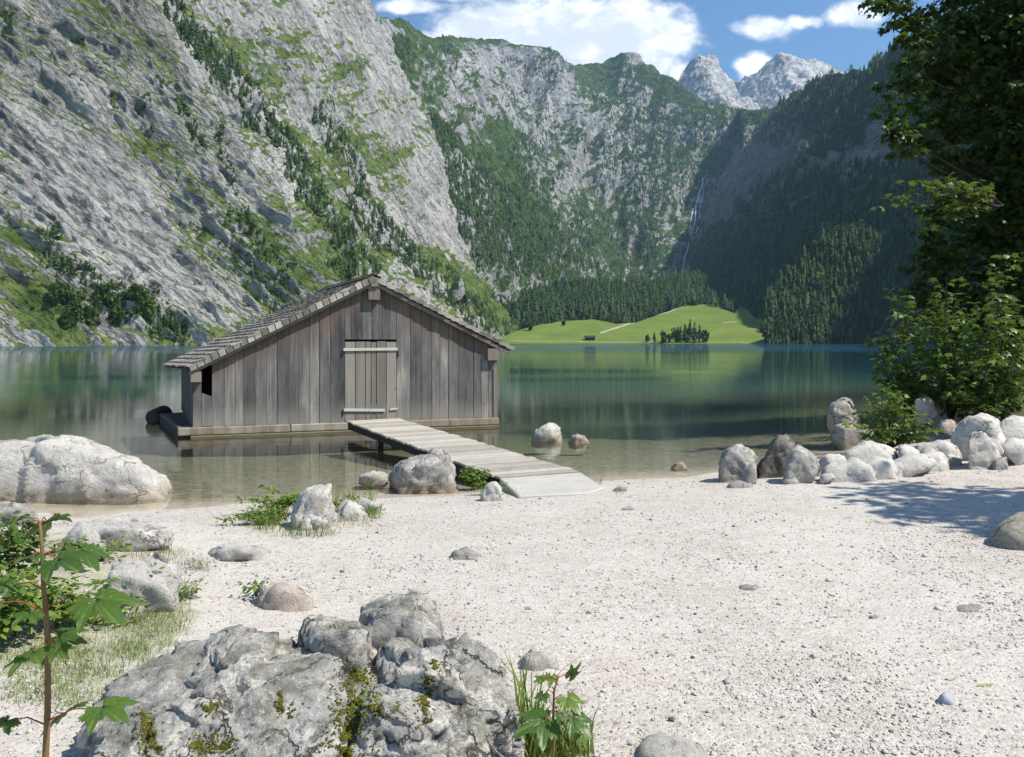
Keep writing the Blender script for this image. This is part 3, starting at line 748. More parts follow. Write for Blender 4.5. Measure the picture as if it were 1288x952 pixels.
vegB_f = lambda x, y: np.clip(0.0 + 0.40 * sstep(560, 480, x) * sstep(40, 70, y) + blobs(x, y, [(820, 140, 55, 42, 25, 0.95), (770, 110, 18, 30, 0, 0.6), (880, 165, 90, 32, 8, 1.0), (960, 170, 70, 40, 0, 1.0), (680, 115, 26, 55, 20, 0.55), (645, 75, 30, 12, 5, 0.5), (700, 80, 16, 25, 0, 0.7), (560, 75, 12, 30, 0, 0.75), (495, 60, 18, 28, 20, 0.7), (600, 100, 25, 30, 20, 0.35), (670, 190, 26, 16, 0, 0.4), (565, 215, 22, 42, -28, 1.1), (600, 290, 36, 46, -30, 0.9), (640, 330, 70, 30, 10, 1.0), (750, 200, 60, 20, 15, 0.7), (830, 215, 70, 26, 10, 0.9), (690, 225, 18, 40, 0, 0.5), (795, 320, 30, 60, 0, 0.8), (740, 280, 16, 60, 5, 0.4), (660, 260, 22, 60, -18, 0.6), (930, 240, 60, 60, 0, 0.7), (715, 320, 40, 30, 0, 0.5), (640, 130, 18, 40, 0, 0.25), (760, 250, 14, 40, 0, 0.4), (700, 290, 20, 40, 0, 0.35), (800, 260, 24, 40, 0, 0.5)]), 0, 1.15)
grB = lambda x, y: (0.515 + blobs(x, y, [(525, 45, 40, 6, 30, 0.5), (600, 50, 60, 5, 0, 0.5), (745, 84, 25, 8, 0, 0.8), (830, 110, 32, 12, 35, 0.7), (870, 135, 25, 8, 30, 0.5), (610, 205, 26, 12, 20, 0.5), (640, 190, 16, 40, -20, 0.3), (650, 280, 22, 70, -20, 0.5), (740, 300, 70, 60, 0, 0.25), (560, 190, 30, 15, 30, 0.4), (625, 165, 30, 20, 0, 0.2), (500, 70, 20, 40, 20, 0.4), (580, 130, 40, 40, 0, 0.1)])
    - blobs(x, y, [(620, 78, 50, 22, 0, 0.24), (590, 130, 40, 45, -20, 0.22), (690, 130, 45, 50, 0, 0.26), (640, 160, 40, 40, 0, 0.1), (800, 78, 12, 10, 0, 0.9), (720, 250, 70, 60, 0, 0.12), (690, 100, 25, 25, 0, 0.25), (770, 230, 40, 40, 0, 0.15), (500, 45, 14, 8, 0, 0.4)]))
back = Layer('mountain', 'broad green and grey mountain wall closing the far end of the valley', 'mountain', M_BACK, px, py, depB, nBw,
    [(34, (260, 260, 480), None, 5, True), (15, (60, 60, 130), None, 5, True), (6, (22, 22, 40), None, 4, True)], grB, 400, calm=0.55)

# ---- shaded mountain flank on the right
dR, nR = plane((-0.85, 0.02, 0.527), (330, 816, 0))
skyR = ip([(900, 190), (940, 165), (972, 148), (985, 136), (993, 130), (1021, 110), (1048, 103), (1075, 98), (1102, 87), (1124, 76), (1160, 55), (1220, 25), (1300, -10), (1460, -70)])
pxs = np.arange(845, 1460, 2.0); t = np.linspace(0, 1, 260)
T, px = np.meshgrid(t, pxs, indexing='ij')
skyR2 = lambda x: np.where(x < 900, 190 + (900 - x) * 2.2, skyR(x))
top = skyR2(px) + 1.5 * n1(px, 10, 6)
bot = np.maximum(HY + (H + 3) * F / np.clip(330.0 / np.maximum((px - CX) / F, 0.05), 300, 2500), 420)
py = bot + (np.minimum(top, bot - 3) - bot) * T
vegR_f = lambda x, y: np.clip(0.95 - 1.1 * blobs(x, y, [(985, 205, 42, 30, -30, 0.8), (1060, 215, 40, 16, -10, 0.5), (1120, 190, 40, 40, 0, 0.8), (905, 250, 26, 55, 15, 0.9), (1090, 250, 30, 20, -20, 0.5), (940, 230, 30, 40, 0, 0.6), (1030, 180, 16, 10, 0, 0.5), (960, 290, 22, 30, 0, 0.3)]) + 0.25 * n2(x, y, 30, 8), 0, 1)
grR = lambda x, y: 0.75 - 0.9 * blobs(x, y, [(985, 205, 42, 30, -30, 0.9), (1060, 215, 40, 16, -10, 0.6), (1120, 190, 40, 40, 0, 0.8), (905, 250, 26, 55, 15, 0.9), (940, 230, 30, 40, 0, 0.7)])
depR = lambda x, y: dR(x, y) * (1 + 0.05 * n2(x, y, 90, 5) * sstep(435, 380, y))
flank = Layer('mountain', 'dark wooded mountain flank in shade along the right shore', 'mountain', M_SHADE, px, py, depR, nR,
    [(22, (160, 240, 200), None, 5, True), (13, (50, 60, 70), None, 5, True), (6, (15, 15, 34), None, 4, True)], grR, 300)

# ---- two pale summits far behind
def peak(apex, Yp, left, right, base, label, planes, rel):
    sk = ip(left + [apex] + right)
    x0, x1 = left[0][0] if left[0][0] < apex[0] else left[-1][0], max(p[0] for p in right)
    pxs = np.arange(x0, x1, 1.0); t = np.linspace(0, 1, 110)
    T, px = np.meshgrid(t, pxs, indexing='ij')
    top = sk(px) + 1.3 * n1(px, 6, apex[0]); py = base + (top - base) * T
    A = P(apex[0], apex[1], Yp)
    ds = [plane(n, A) for n in planes]
    def dep(x, y):
        d = np.max([np.clip(q[0](x, y), Yp - 1500, Yp + 900) for q in ds], 0)
        return d
    return Layer('mountain', label, 'mountain', M_PEAK, px, py, dep, np.array([0.1, -0.8, 0.55]), rel, lambda x, y: -0.35 + 0.7 * sstep(base - 45, base - 5, y) + 0 * x, 300)
REL = [(60, (300, 300, 500), rotm('Y', -30), 5, True), (24, (80, 80, 140), rotm('Y', -30), 5, True), (8, (25, 25, 40), None, 4, True)]
peak((877, 75), 4200, [(836, 140), (853, 102), (862, 86), (870, 78)], [(885, 79), (900, 84), (906, 93), (918, 106), (930, 122), (944, 131), (965, 145)], 160, 'jagged pale grey summit rising left of the saddle',
     [(-0.62, -0.5, 0.6), (0.55, -0.55, 0.63)], REL)
peak((975, 74), 4700, [(905, 112), (922, 104), (935, 99), (950, 97), (962, 83)], [(985, 75), (1005, 80), (1020, 82), (1040, 84), (1060, 91), (1074, 98), (1110, 115)], 160, 'wider pale grey summit with a long sloping ridge to its right',
     [(-0.72, -0.42, 0.55), (0.35, -0.6, 0.72)], REL)

# ---- wooded hill behind the meadow, wooded spur right of it, meadow
medge = ip([(590, 436), (628, 428), (645, 420), (665, 413), (700, 406), (745, 403), (775, 409), (800, 407), (830, 397), (860, 386), (890, 382), (930, 380), (938, 387), (925, 396), (950, 403), (985, 402), (1010, 420)])
hilltop = ip([(560, 360), (590, 350), (640, 345), (700, 347), (760, 350), (830, 346), (850, 341), (900, 331), (950, 316), (1010, 305), (1060, 302)])
pxs = np.arange(560, 1060, 3.0); t = np.linspace(0, 1, 50)
T, px = np.meshgrid(t, pxs, indexing='ij')
dF, nF = plane((0.0, -0.42, 0.9), (0, 1060, 22))
dM, nM = plane((0.0, -0.17, 0.985), (0, 826, 0))
py = medge(px) + 2 + (hilltop(px) + 6 - medge(px) - 2) * T
hill = Layer('hill', 'sunlit wooded hillside behind the green meadow', 'hill', M_FLOOR, px, py, lambda x, y: np.maximum(dF(x, y), dM(x, y) + 3) + 60 * n2(x, y, 60, 3), nF, [(6, (80, 80, 80), None, 4, False)], lambda x, y: 0.8 - 0.9 * blobs(x, y, [(630, 357, 8, 6, 0, 0.8), (640, 358, 6, 3, 0, 1)]), 200)
pxs = np.arange(580, 1030, 3.0)
T, px = np.meshgrid(t, pxs, indexing='ij')
bot = HY + (H + 0.6) * F / 824.0
py = bot + (np.minimum(medge(px), bot - 1) - 1.5 - bot) * T
pathf = lambda x, y: strips(x, y, [([(842, 383), (850, 388), (838, 393), (815, 399), (795, 406), (775, 412), (757, 418)], 1.1, 1.0), ([(757, 418), (735, 421), (715, 424)], 0.8, 0.5), ([(908, 406), (925, 405)], 1.0, 0.7), ([(640, 428.5), (700, 429.5), (800, 430.2), (980, 430.6)], 0.9, 0.6)])
meadow = Layer('meadow', 'bright green alpine meadow sloping down to the far shore', 'meadow', M_MEADOW, px, py, lambda x, y: dM(x, y) + 14 * n2(x, y * 3, 60, 2) * sstep(431, 420, y), nM, [(1.2, (25, 25, 25), None, 4, False)], lambda x, y: 1 + 0 * x, None, False, True, {'path': pathf})
spurtop = ip([(955, 400), (965, 375), (985, 350), (1010, 325), (1050, 297), (1078, 286), (1100, 296), (1140, 330), (1180, 365), (1215, 420)])
pxs = np.arange(962, 1215, 2.5); t = np.linspace(0, 1, 60)
T, px = np.meshgrid(t, pxs, indexing='ij')
dS, nS = plane((-0.3, -0.75, 0.59), (275, 722, 0))
bot = HY + (H + 14) * F / dS(px, 432.0 + 0 * px)
py = bot + (np.minimum(spurtop(px), bot - 2) - bot) * T
spur = Layer('hill', 'wooded spur running down to the lake right of the meadow', 'hill', M_FLOOR, px, py, dS, nS, [(7, (60, 60, 60), None, 4, True)], lambda x, y: 0.85 + 0 * x, 150)

# ---- woods on these slopes: masses nobody could count
def mask(f, sc, seed, k=0.55, lo=0.30, hi=0.62):
    return lambda x, y: sstep(lo, hi, f(x, y) + k * n2(x, y, sc, seed, 4))
def forest(name, label, L, n, f, hlo, hhi, broad=0.0, cap=None, w=0.40, tm=CON2, lump=5, leafs=8):
    p, px, py = L.scatter(n, f)
    if cap: p = p[:cap]
    if not len(p): return
    h = rng.uniform(hlo, hhi, len(p)) * rng.choice([1, 0.8, 0.55, 1.35], len(p))
    p[:, 2] -= 0.6
    k = rng.random(len(p)) < broad
    o = None
    if (~k).any(): o = tag(conifers(name, p[~k], h[~k], w, tm), label, 'forest', None, 'stuff')
    if k.any(): tag(broadleaves_far('woodland', p[k], h[k] * 0.75, None, None, lump, leafs), label.replace('conifers', 'broadleaf trees').replace('conifer', 'broadleaf'), 'woodland', None, 'stuff')
    return o
forest('conifer_forest', 'dark conifers scattered over the near left cliff', cliff_near, 13000, mask(veg1_f, 16, 1, 0.6, 0.40, 0.70), 3, 7, 0.65, None, 0.40, CON3, 7, 12)
forest('conifer_forest', 'dark conifers filling the gully of the far left buttress', cliff_far, 16000, mask(veg2_f, 16, 2, 0.5, 0.38, 0.68), 4.5, 9.5, 0.4, None, 0.36, CON3, 6, 10)
sp1 = lambda x, y: 0.10 * sstep(0.0, 0.5, n2(x, y, 26, 31) + 0.25 * gr1(x, y)); sp2 = lambda x, y: 0.10 * sstep(0.0, 0.5, n2(x, y, 26, 32) + 0.25 * gr2(x, y))
for L, sp in ((cliff_near, sp1), (cliff_far, sp2)):
    p, _, _ = L.scatter(22000, sp)
    tag(broadleaves_far('shrubs', p, rng.uniform(1.2, 4.0, len(p)), None, None, 4, 7), 'low green shrubs dotted over the %s' % ('near left cliff' if L is cliff_near else 'far left buttress'), 'shrubs', None, 'stuff')
forest('conifer_forest', 'conifers growing on the ledges of the back mountain wall', back, 52000, mask(vegB_f, 22, 3, 0.6), 6, 14, 0.35, None, 0.42)
forest('conifer_forest', 'dense conifers covering the shaded right flank', flank, 42000, mask(vegR_f, 20, 4, 0.4), 7, 17, 0.3, None, 0.42)
forest('conifer_forest', 'sunlit conifers on the hillside behind the meadow', hill, 9000, lambda x, y: 1 - 0.9 * blobs(x, y, [(632, 357, 9, 5, 0, 1)]), 7, 16, 0.5, None, 0.45, CON3)
forest('conifer_forest', 'sunlit conifers on the spur right of the meadow', spur, 8000, lambda x, y: 0.9 + 0 * x, 5, 12, 0.45, None, 0.42, CON3)

# ---- individual trees on the far meadow and at the foot of the cliff
def far_tree(px, py, hpx, kind, label, group, L=meadow, name=None):
    b = L.near(px, py) if L is not None else P(px, py, 830)
    hh = hpx * b[1] / F
    r = empty(name or ('conifer_tree' if kind == 'c' else 'broadleaf_tree'), label, 'tree', tuple(b), group)
    mb = MB(); mb.tube([(0, 0, -1), (0, 0, hh * 0.25), (0, 0, hh * (0.8 if kind == 'c' else 0.6))], [hh * 0.022, hh * 0.018, hh * 0.006], 6)
    mb.build('trunk', M_BARK, r)
    if kind == 'c':
        n = 46; z = rng.uniform(0.08, 0.97, n); a = rng.uniform(0, 6.28, n); rr = (1 - z) * 0.20 * rng.uniform(0.3, 1, n)
        pos = np.stack([rr * np.cos(a) * hh, rr * np.sin(a) * hh, z * hh - hh * 0.03], -1)
        conifers('crown', pos, hh * rng.uniform(0.10, 0.2, n) * (1.35 - z), 1.1, CON2, None, r)
    else:
        broadleaves_far('crown', np.zeros((1, 3)) + [0, 0, -hh * 0.12], np.array([hh * 1.12]), None, r, 16, 34).scale = (0.72, 0.72, 1.0)
    return r
GM = 'trees in the clump on the far meadow shore'
for x, y, hp, k in [(835, 431, 15, 'b'), (841, 431, 12, 'b'), (849, 430.8, 19, 'b'), (856, 430.8, 22, 'c'), (862, 430.5, 25, 'c'), (868, 430.5, 30, 'c'), (873, 430.5, 27, 'c'), (879, 430.8, 23, 'c'), (885, 431, 16, 'b'), (852, 431, 13, 'b'), (866, 431, 15, 'b')]:
    far_tree(x, y, hp, k, 'dark tree in the clump standing on the far meadow shore', GM)
far_tree(822, 431, 15, 'c', 'small pointed conifer just left of the meadow clump', None)
far_tree(814, 431, 10, 'b', 'slim low tree left of the pointed conifer on the meadow shore', None)
far_tree(710, 409, 9, 'b', 'small lone tree on the left part of the meadow', None)
far_tree(957, 417, 9, 'b', 'round dark bush standing alone on the right part of the meadow', None)
far_tree(667, 416, 14, 'b', 'brownish bare tree at the left edge of the meadow', None)
GC = 'broadleaf trees at the foot of the left cliff'
for i in range(30):
    u = rng.random(); x = 62 + 172 * u; y = 434.5 - rng.uniform(0, 1) * (50 * (1 - abs(u - 0.3)) if u < 0.75 else 10)
    hp = rng.uniform(18, 34) * (1 if u < 0.72 else 0.55)
    far_tree(x, y, hp, 'b' if rng.random() < 0.8 else 'c', 'green tree in the grove at the foot of the left cliff', GC, cliff_near)

# ---- mountain hut on the meadow
b0 = meadow.near(743, 427.5)
hut = empty('hut', 'small dark timber hut on the far green meadow', 'hut', tuple(b0))
mb = MB(); mb.box((0, 0, 1.2), (5, 0, 0), (0, 3, 0), (0, 0, 1.4)); mb.build('wall', M_HUT, hut)
mb = MB(); mb.prism([(-5.8, -3.8, 2.3), (-5.8, 0, 4.6), (-5.8, 3.8, 2.3), (-5.8, 3.8, 2.05), (-5.8, 0, 4.3), (-5.8, -3.8, 2.05)], (11.6, 0, 0)); mb.build('roof', M_HUT, hut)

# ---- waterfall, down the wall where back mountain and right flank meet
mb = MB()
for strand, w in (([(884, 224), (884, 232), (880, 242), (877, 252), (875, 261), (875, 270), (874, 279), (871, 290), (869, 298), (866, 309), (864, 316), (861, 323), (860, 332), (858, 341)], 1.9),
                  ([(881, 246), (880, 263), (880, 272), (878, 286), (872, 300)], 1.1), ([(872, 262), (869, 275), (868, 298), (866, 306)], 1.0), ([(886, 232), (884, 246), (882, 258)], 0.9)):
    pts = []; rad = []
    for (x, y) in strand:
        d = Vector(P(x, y, 1.0) - np.array([0, 0, H])).normalized(); best = None
        for L in (back, flank):
            h = L.bvh().ray_cast(Vector((0, 0, H)), d)
            if h[0] is not None and (best is None or h[3] < best[1]): best = (h[0], h[3])
        if best: pts.append(np.array(best[0]) - np.array(d) * 10); rad.append(w * rng.uniform(0.6, 1.2))
    if len(pts) > 1:
        dep = sorted(p[1] for p in pts)
        mb.tube(pts, rad, 5)
tag(mb.build('waterfall', M_FALL), 'thin white waterfall in several strands down the dark far wall', 'waterfall')
# ================================================================== GROUND AND LAKE
shoreY = ip([(-60, 30), (-25, 16), (-12, 11.3), (-8, 10.2), (-6.5, 9.5), (-5.0, 9.27), (-4.24, 9.55), (-3.4, 9.88), (-1.7, 10.4), (-0.9, 10.6), (0, 11.2), (1.23, 11.6), (1.86, 11.9), (2.86, 12.1), (3.9, 12.7), (5.5, 14.0), (7.1, 15.8), (9, 19), (13, 26), (22, 36), (60, 60)])


def ground_z(X, Y):
    X = np.asarray(X, float); Y = np.asarray(Y, float)
    d = shoreY(X) - Y + 0.10 * fbm(np.stack([X / 0.9, Y / 0.9, 0 * X], -1), 3)
    land = 0.36 * (1 - np.exp(-np.maximum(d, 0) / 3.0)) + 0.10 * sstep(-2.0, -4.2, X) * sstep(9.2, 7.5, Y) * sstep(0, 2, d)
    land = land + 0.10 * np.maximum(X - 7, 0) * sstep(0, 5, d) * np.exp(-np.maximum(X - 7, 0) / 40)
    e = np.maximum(-d, 0)
    bed = -3.2 * (1 - np.exp(-e * 0.062 / 3.2))
    z = np.where(d > 0, land, bed)
    return z + 0.018 * fbm(np.stack([X / 1.1, Y / 1.1, 0 * X + 5], -1), 4)


def G(px, py):
    """ground point seen at a pixel"""
    px = np.asarray(px, float); py = np.asarray(py, float); Y = np.full(px.shape, 8.0)
    for _ in range(30):
        z = ground_z((px - CX) * Y / F, Y); Y = 0.5 * Y + 0.5 * (H - z) * F / np.maximum(py - HY, 1)
    return PV(px, py, Y)


def axis(lo, a, b, hi, fine, grow=1.06):
    c = list(np.arange(a, b, fine)); s = fine; x = a
    L = []
    while x > lo: s *= grow; x -= s; L.append(x)
    s = fine; x = c[-1]; Rr = []
    while x < hi: s *= grow; x += s; Rr.append(x)
    return np.array(L[::-1] + c + Rr)


def px_of(X, Y): return CX + F * X / np.maximum(Y, 0.3)
def py_of(Z, Y): return HY + F * (H - Z) / np.maximum(Y, 0.3)


gx = axis(-90, -5.5, 6.5, 90, 0.045, 1.05); gy = axis(-12, 2.6, 13.5, 90, 0.045, 1.05)
YY, XX = np.meshgrid(gy, gx, indexing='ij')
ZZ = ground_z(XX, YY)
gp = px_of(XX, YY); gq = py_of(ZZ, YY)
gq = np.where(YY < 1.2, 3000, gq)
gg = blobs(gp, gq, [(20, 800, 190, 75, 0, 1.0), (110, 880, 80, 40, 0, 0.4), (180, 770, 70, 40, 0, 0.7), (330, 655, 34, 20, 0, 0.9), (430, 640, 50, 16, 0, 0.5), (615, 612, 26, 12, 0, 0.8), (850, 938, 60, 14, 0, 0.7), (690, 950, 70, 30, 0, 0.8), (250, 700, 40, 20, 0, 0.35), (325, 748, 12, 10, 0, 0.6), (780, 618, 14, 5, 0, 0.4), (930, 612, 60, 5, 0, 0.25), (60, 700, 120, 40, 0, 0.8)])
gg += 0.8 * sstep(7.5, 9.5, XX) * sstep(9, 12, YY)
soil = sstep(8.0, 10, XX) * sstep(12.3, 14, YY) * 0.9 + blobs(gp, gq, [(240, 712, 34, 16, 0, 0.45), (60, 690, 90, 40, 0, 0.4)])
gme = mesh_np('ground', np.stack([XX, YY, ZZ], -1).reshape(-1, 3), grid_faces(*XX.shape), {'grass': gg.ravel(), 'soil': soil.ravel()}, True)
tag(put('ground', gme, M_GROUND), 'pale gravel lake beach shelving into the shallow lake bed', 'ground', None, 'structure')

wx = axis(-1600, -12, 14, 1600, 0.5, 1.07); wy = axis(4, 8, 40, 3000, 0.4, 1.05)
WY, WX = np.meshgrid(wy, wx, indexing='ij')
dep = np.maximum(-ground_z(WX, WY), 0)
dep = np.where((WY > 85) | (np.abs(WX) > 85), 14, dep + 10 * sstep(20, 85, WY))
Yf = WY
ruff = 0.05 * sstep(55, 110, Yf) + 0.7 * sstep(120, 210, Yf + 12 * n2(WX, WY, 60, 2))
wme = mesh_np('lake', np.stack([WX, WY, 0 * WX], -1).reshape(-1, 3), grid_faces(*WX.shape), {'depth': dep.ravel(), 'ruffle': ruff.ravel()}, True)
tag(put('lake', wme, M_WATER), 'clear calm green-blue mountain lake', 'lake', None, 'structure')

# loose gravel lying on the beach: one mass
n = 80000
Yp = 2.5 * np.exp(rng.random(n) * math.log(12.5 / 2.5)); Xp = (rng.uniform(-90, 1390, n) - CX) / F * Yp
k = (shoreY(Xp) - Yp > 0.05)
Xp, Yp = Xp[k], Yp[k]; n = len(Xp)
dens = (1 - 0.55 * sstep(5, 10, Yp)) * (0.3 + 0.7 * sstep(-0.2, 0.35, fbm(np.stack([Xp / 0.8, Yp / 0.8, 0 * Xp + 2], -1), 4)))
gpx = px_of(Xp, Yp); gpy = py_of(0.3, Yp)
dens *= 1 - np.clip(blobs(gpx, gpy, [(20, 800, 150, 60, 0, 0.7)]), 0, 0.8)
k = rng.random(n) < dens
Xp, Yp = Xp[k], Yp[k]; n = len(Xp)
sz = 0.0046 * np.exp(np.clip(rng.normal(0, 0.42, n), -0.9, 1.45)) * (0.65 + 0.16 * Yp ** 0.8)
oct_v = np.array([(1, 0, 0), (-1, 0, 0), (0, 1, 0), (0, -1, 0), (0.1, 0.1, 0.75), (0, 0, -0.75)]); oct_f = np.array([(0, 2, 4), (2, 1, 4), (1, 3, 4), (3, 0, 4), (2, 0, 5), (1, 2, 5), (3, 1, 5), (0, 3, 5)])
sc = np.stack([sz * rng.uniform(0.7, 1.4, n), sz * rng.uniform(0.7, 1.3, n), sz * rng.uniform(0.55, 1.0, n)], -1)
tag(baked('gravel', oct_v, oct_f, np.stack([Xp, Yp, ground_z(Xp, Yp) + sz * 0.22], -1), rand_rot(n, 0.35), sc, np.where(rng.random(n) < 0.035, 0.02, np.clip(rng.beta(3.0, 1.6, n), 0.12, 1)), M_PEBBLE, jitter=0.22),
    'pale loose gravel strewn over the beach', 'gravel', None, 'stuff')
# ================================================================== BOATHOUSE
def adopt(o, parent):
    o.parent = parent; o.matrix_parent_inverse = Matrix.Translation(-Vector(parent.location)); return o


TH = R_(19.0)
HC = np.array([-6.79, 16.9, 0.0])
HT = np.array([math.cos(TH), math.sin(TH), 0]); HN = np.array([math.sin(TH), -math.cos(TH), 0]); UZ = np.array([0, 0, 1.0])
HS = np.array([-math.sin(R_(25)), math.cos(R_(25)), 0])


def fac(px, py, off=0.0):
    d = np.array([(px - CX) / F, 1, (HY - py) / F]); o = HC + HN * off
    k = ((o - [0, 0, H]) @ HN) / (d @ HN)
    p = np.array([0, 0, H]) + d * k
    return float((p - o) @ HT), float(p[2])


def hp(u, z, off=0.0): return HC + HT * u + HN * off + UZ * z


house = empty('boathouse', 'weathered grey wooden boathouse standing in the shallow lake', 'boathouse', tuple(hp(3.4, 0)))
OV = 0.14
eL = fac(238, 472.0, OV); ap = fac(470, 359.0, OV); eR = fac(641, 446.3, OV)
def roof_z(u):
    return np.where(u < ap[0], eL[1] + (ap[1] - eL[1]) * (u - eL[0]) / (ap[0] - eL[0]), ap[1] + (eR[1] - ap[1]) * (u - ap[0]) / (eR[0] - ap[0]))
dl, dtop = fac(433.5, 428, 0.0); dr, dbot = fac(498.5, 527.5, 0.0)
WE = fac(625, 500)[0]
dark0, dark1 = fac(253.5, 480)[0], fac(266.5, 480)[0]; darkz = fac(260, 497)[1]  # extent of a dark patch by the eave beam, built as an opening
mb = MB(); u = 0.0
cuts = [0.0]
while cuts[-1] < WE - 0.14: cuts.append(cuts[-1] + random.uniform(0.17, 0.265))
cuts[-1] = WE
for q in (dark0, dark1, dl, dr):
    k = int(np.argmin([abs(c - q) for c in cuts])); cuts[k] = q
for u0, u1 in zip(cuts[:-1], cuts[1:]):
    a, c = u0 + 0.003, u1 - 0.003
    lap = random.choice([0.0, 0.006, 0.012, 0.018]); zb = 0.215 + random.uniform(-0.012, 0.012)
    if dl - 0.01 < u0 and u1 < dr + 0.01: zb = dtop + 0.02
    za, zc = float(roof_z(a)) + 0.03, float(roof_z(c)) + 0.03
    if abs(u0 - dark0) < 0.01: za = darkz + 0.05; zc = darkz - 0.03
    pts = [hp(a, zb, lap), hp(c, zb, lap), hp(c, zc, lap)]
    if a < ap[0] < c: pts.append(hp(ap[0], ap[1] + 0.03, lap))
    pts.append(hp(a, za, lap))
    mb.prism(pts, -HN * 0.024)
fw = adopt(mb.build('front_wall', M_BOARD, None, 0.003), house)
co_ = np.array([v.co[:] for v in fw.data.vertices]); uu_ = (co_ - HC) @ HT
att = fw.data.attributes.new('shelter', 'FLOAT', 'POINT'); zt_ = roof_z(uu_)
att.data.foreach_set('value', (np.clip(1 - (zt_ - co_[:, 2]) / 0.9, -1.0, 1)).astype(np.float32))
# side and rear walls
LW = 5.0
def side_wall(u, name, z1, sgn):
    mb = MB(); x = 0.03
    while x < LW:
        wd = random.uniform(0.18, 0.26); x1 = min(x + wd - 0.006, LW)
        a = hp(u, 0) + HS * x; c = hp(u, 0) + HS * x1; o = HT * sgn * random.uniform(0, 0.012)
        mb.prism([a + o + UZ * 0.2, c + o + UZ * 0.2, c + o + UZ * z1, a + o + UZ * z1], -HT * sgn * 0.024); x += wd
    adopt(mb.build(name, M_DARKBOARD, None, 0.003), house)
side_wall(0.0, 'side_wall', float(roof_z(0.0)) - 0.0, -1)
side_wall(WE, 'side_wall', float(roof_z(WE)) - 0.0, 1)
mb = MB(); bk = HS * LW
mb.prism([hp(0, 0.2) + bk, hp(WE, 0.2) + bk, hp(WE, float(roof_z(WE))) + bk, hp(ap[0], ap[1]) + bk, hp(0, float(roof_z(0))) + bk], -HN * 0.03)
adopt(mb.build('rear_wall', M_DARKBOARD), house)

# door
mb = MB(); xs = [0.0, 0.20, 0.40, 0.505, 0.61, 0.80, 1.0]
for i in range(6):
    a = dl + (dr - dl) * xs[i] + 0.007; c = dl + (dr - dl) * xs[i + 1] - 0.007; lap = random.uniform(0.012, 0.022)
    tp = dtop - 0.02 - random.uniform(0, 0.02); bo = dbot + 0.02 + random.uniform(-0.015, 0.015)
    mb.prism([hp(a, bo, lap), hp(c, bo + random.uniform(-.006, .006), lap), hp(c, tp, lap), hp(a, tp, lap)], -HN * 0.026)
door = adopt(mb.build('door', M_DOORWOOD, None, 0.003), house)
for py0, py1, xa, xb, sl in ((438, 441.4, 432, 500, -0.6), (514.0, 517.4, 432.5, 484, 0.4), (514.0, 516.2, 490.5, 500.5, -1.0)):
    ua, z1 = fac(xa, py0, 0.05); ub, z0 = fac(xb, py1, 0.05)
    za = fac(xa, py0 + 0, 0.05)[1]; zb_ = fac(xb, py0 + sl, 0.05)[1]; hgt = abs(fac(xa, py1, 0.05)[1] - za)
    mb = MB(); mb.prism([hp(ua, za - hgt, 0.048), hp(ub, zb_ - hgt, 0.048), hp(ub, zb_, 0.048), hp(ua, za, 0.048)], -HN * 0.026)
    bt = mb.build('crossbar', M_BATTEN, None, 0.003); bt.parent = door
for px_, py_ in ((430.5, 444), (500.5, 445), (431, 519)):
    mb = MB(); uu, zz = fac(px_, py_, 0.03)
    mb.box(hp(uu, zz, 0.028), HT * 0.018, HN * 0.010, UZ * 0.06); mb.box(hp(uu + 0.012, zz - 0.035, 0.042), HT * 0.012, HN * 0.012, UZ * 0.014)
    hg = mb.build('hinge', M_IRON, None, 0.002); hg.parent = door

# verge boards, beams
def verge(p0, p1, off, h, th, name, mat):
    mb = MB(); mb.prism([hp(p0[0], p0[1], off), hp(p1[0], p1[1], off), hp(p1[0], p1[1] + h, off), hp(p0[0], p0[1] + h, off)], -HN * th)
    adopt(mb.build(name, mat, None, 0.004), house)
verge(eL, (ap[0] - 0.02, ap[1] - 0.01), OV, 0.115, 0.03, 'verge_board', M_BEAM)
verge((ap[0] + 0.02, ap[1] - 0.01), eR, OV, 0.095, 0.03, 'verge_board', M_BEAM)
def beam(x0, y0, x1, y1, off, name, length, mat=M_BEAM):
    a = fac(x0, y1, off); c = fac(x1, y0, off); mb = MB()
    mb.prism([hp(a[0], a[1], off), hp(c[0], a[1], off), hp(c[0], c[1], off), hp(a[0], c[1], off)], -HN * length)
    adopt(mb.build(name, mat, None, 0.008), house)
beam(463, 361, 478, 377, OV - 0.005, 'ridge_beam', 0.9)
beam(466.5, 349.5, 476, 360.5, OV + 0.05, 'ridge_block', 0.2, M_DOORWOOD)
beam(239.5, 467.5, 253, 481, OV - 0.005, 'eave_beam', 0.9)
beam(613.5, 438.5, 626.5, 453.5, OV - 0.005, 'eave_beam', 0.9)
# corner post at the right end
mb = MB(); mb.box(hp(WE - 0.045, 0.80, 0.024), HT * 0.055, HN * 0.016, UZ * 0.60); adopt(mb.build('corner_post', M_BEAM, None, 0.006), house)

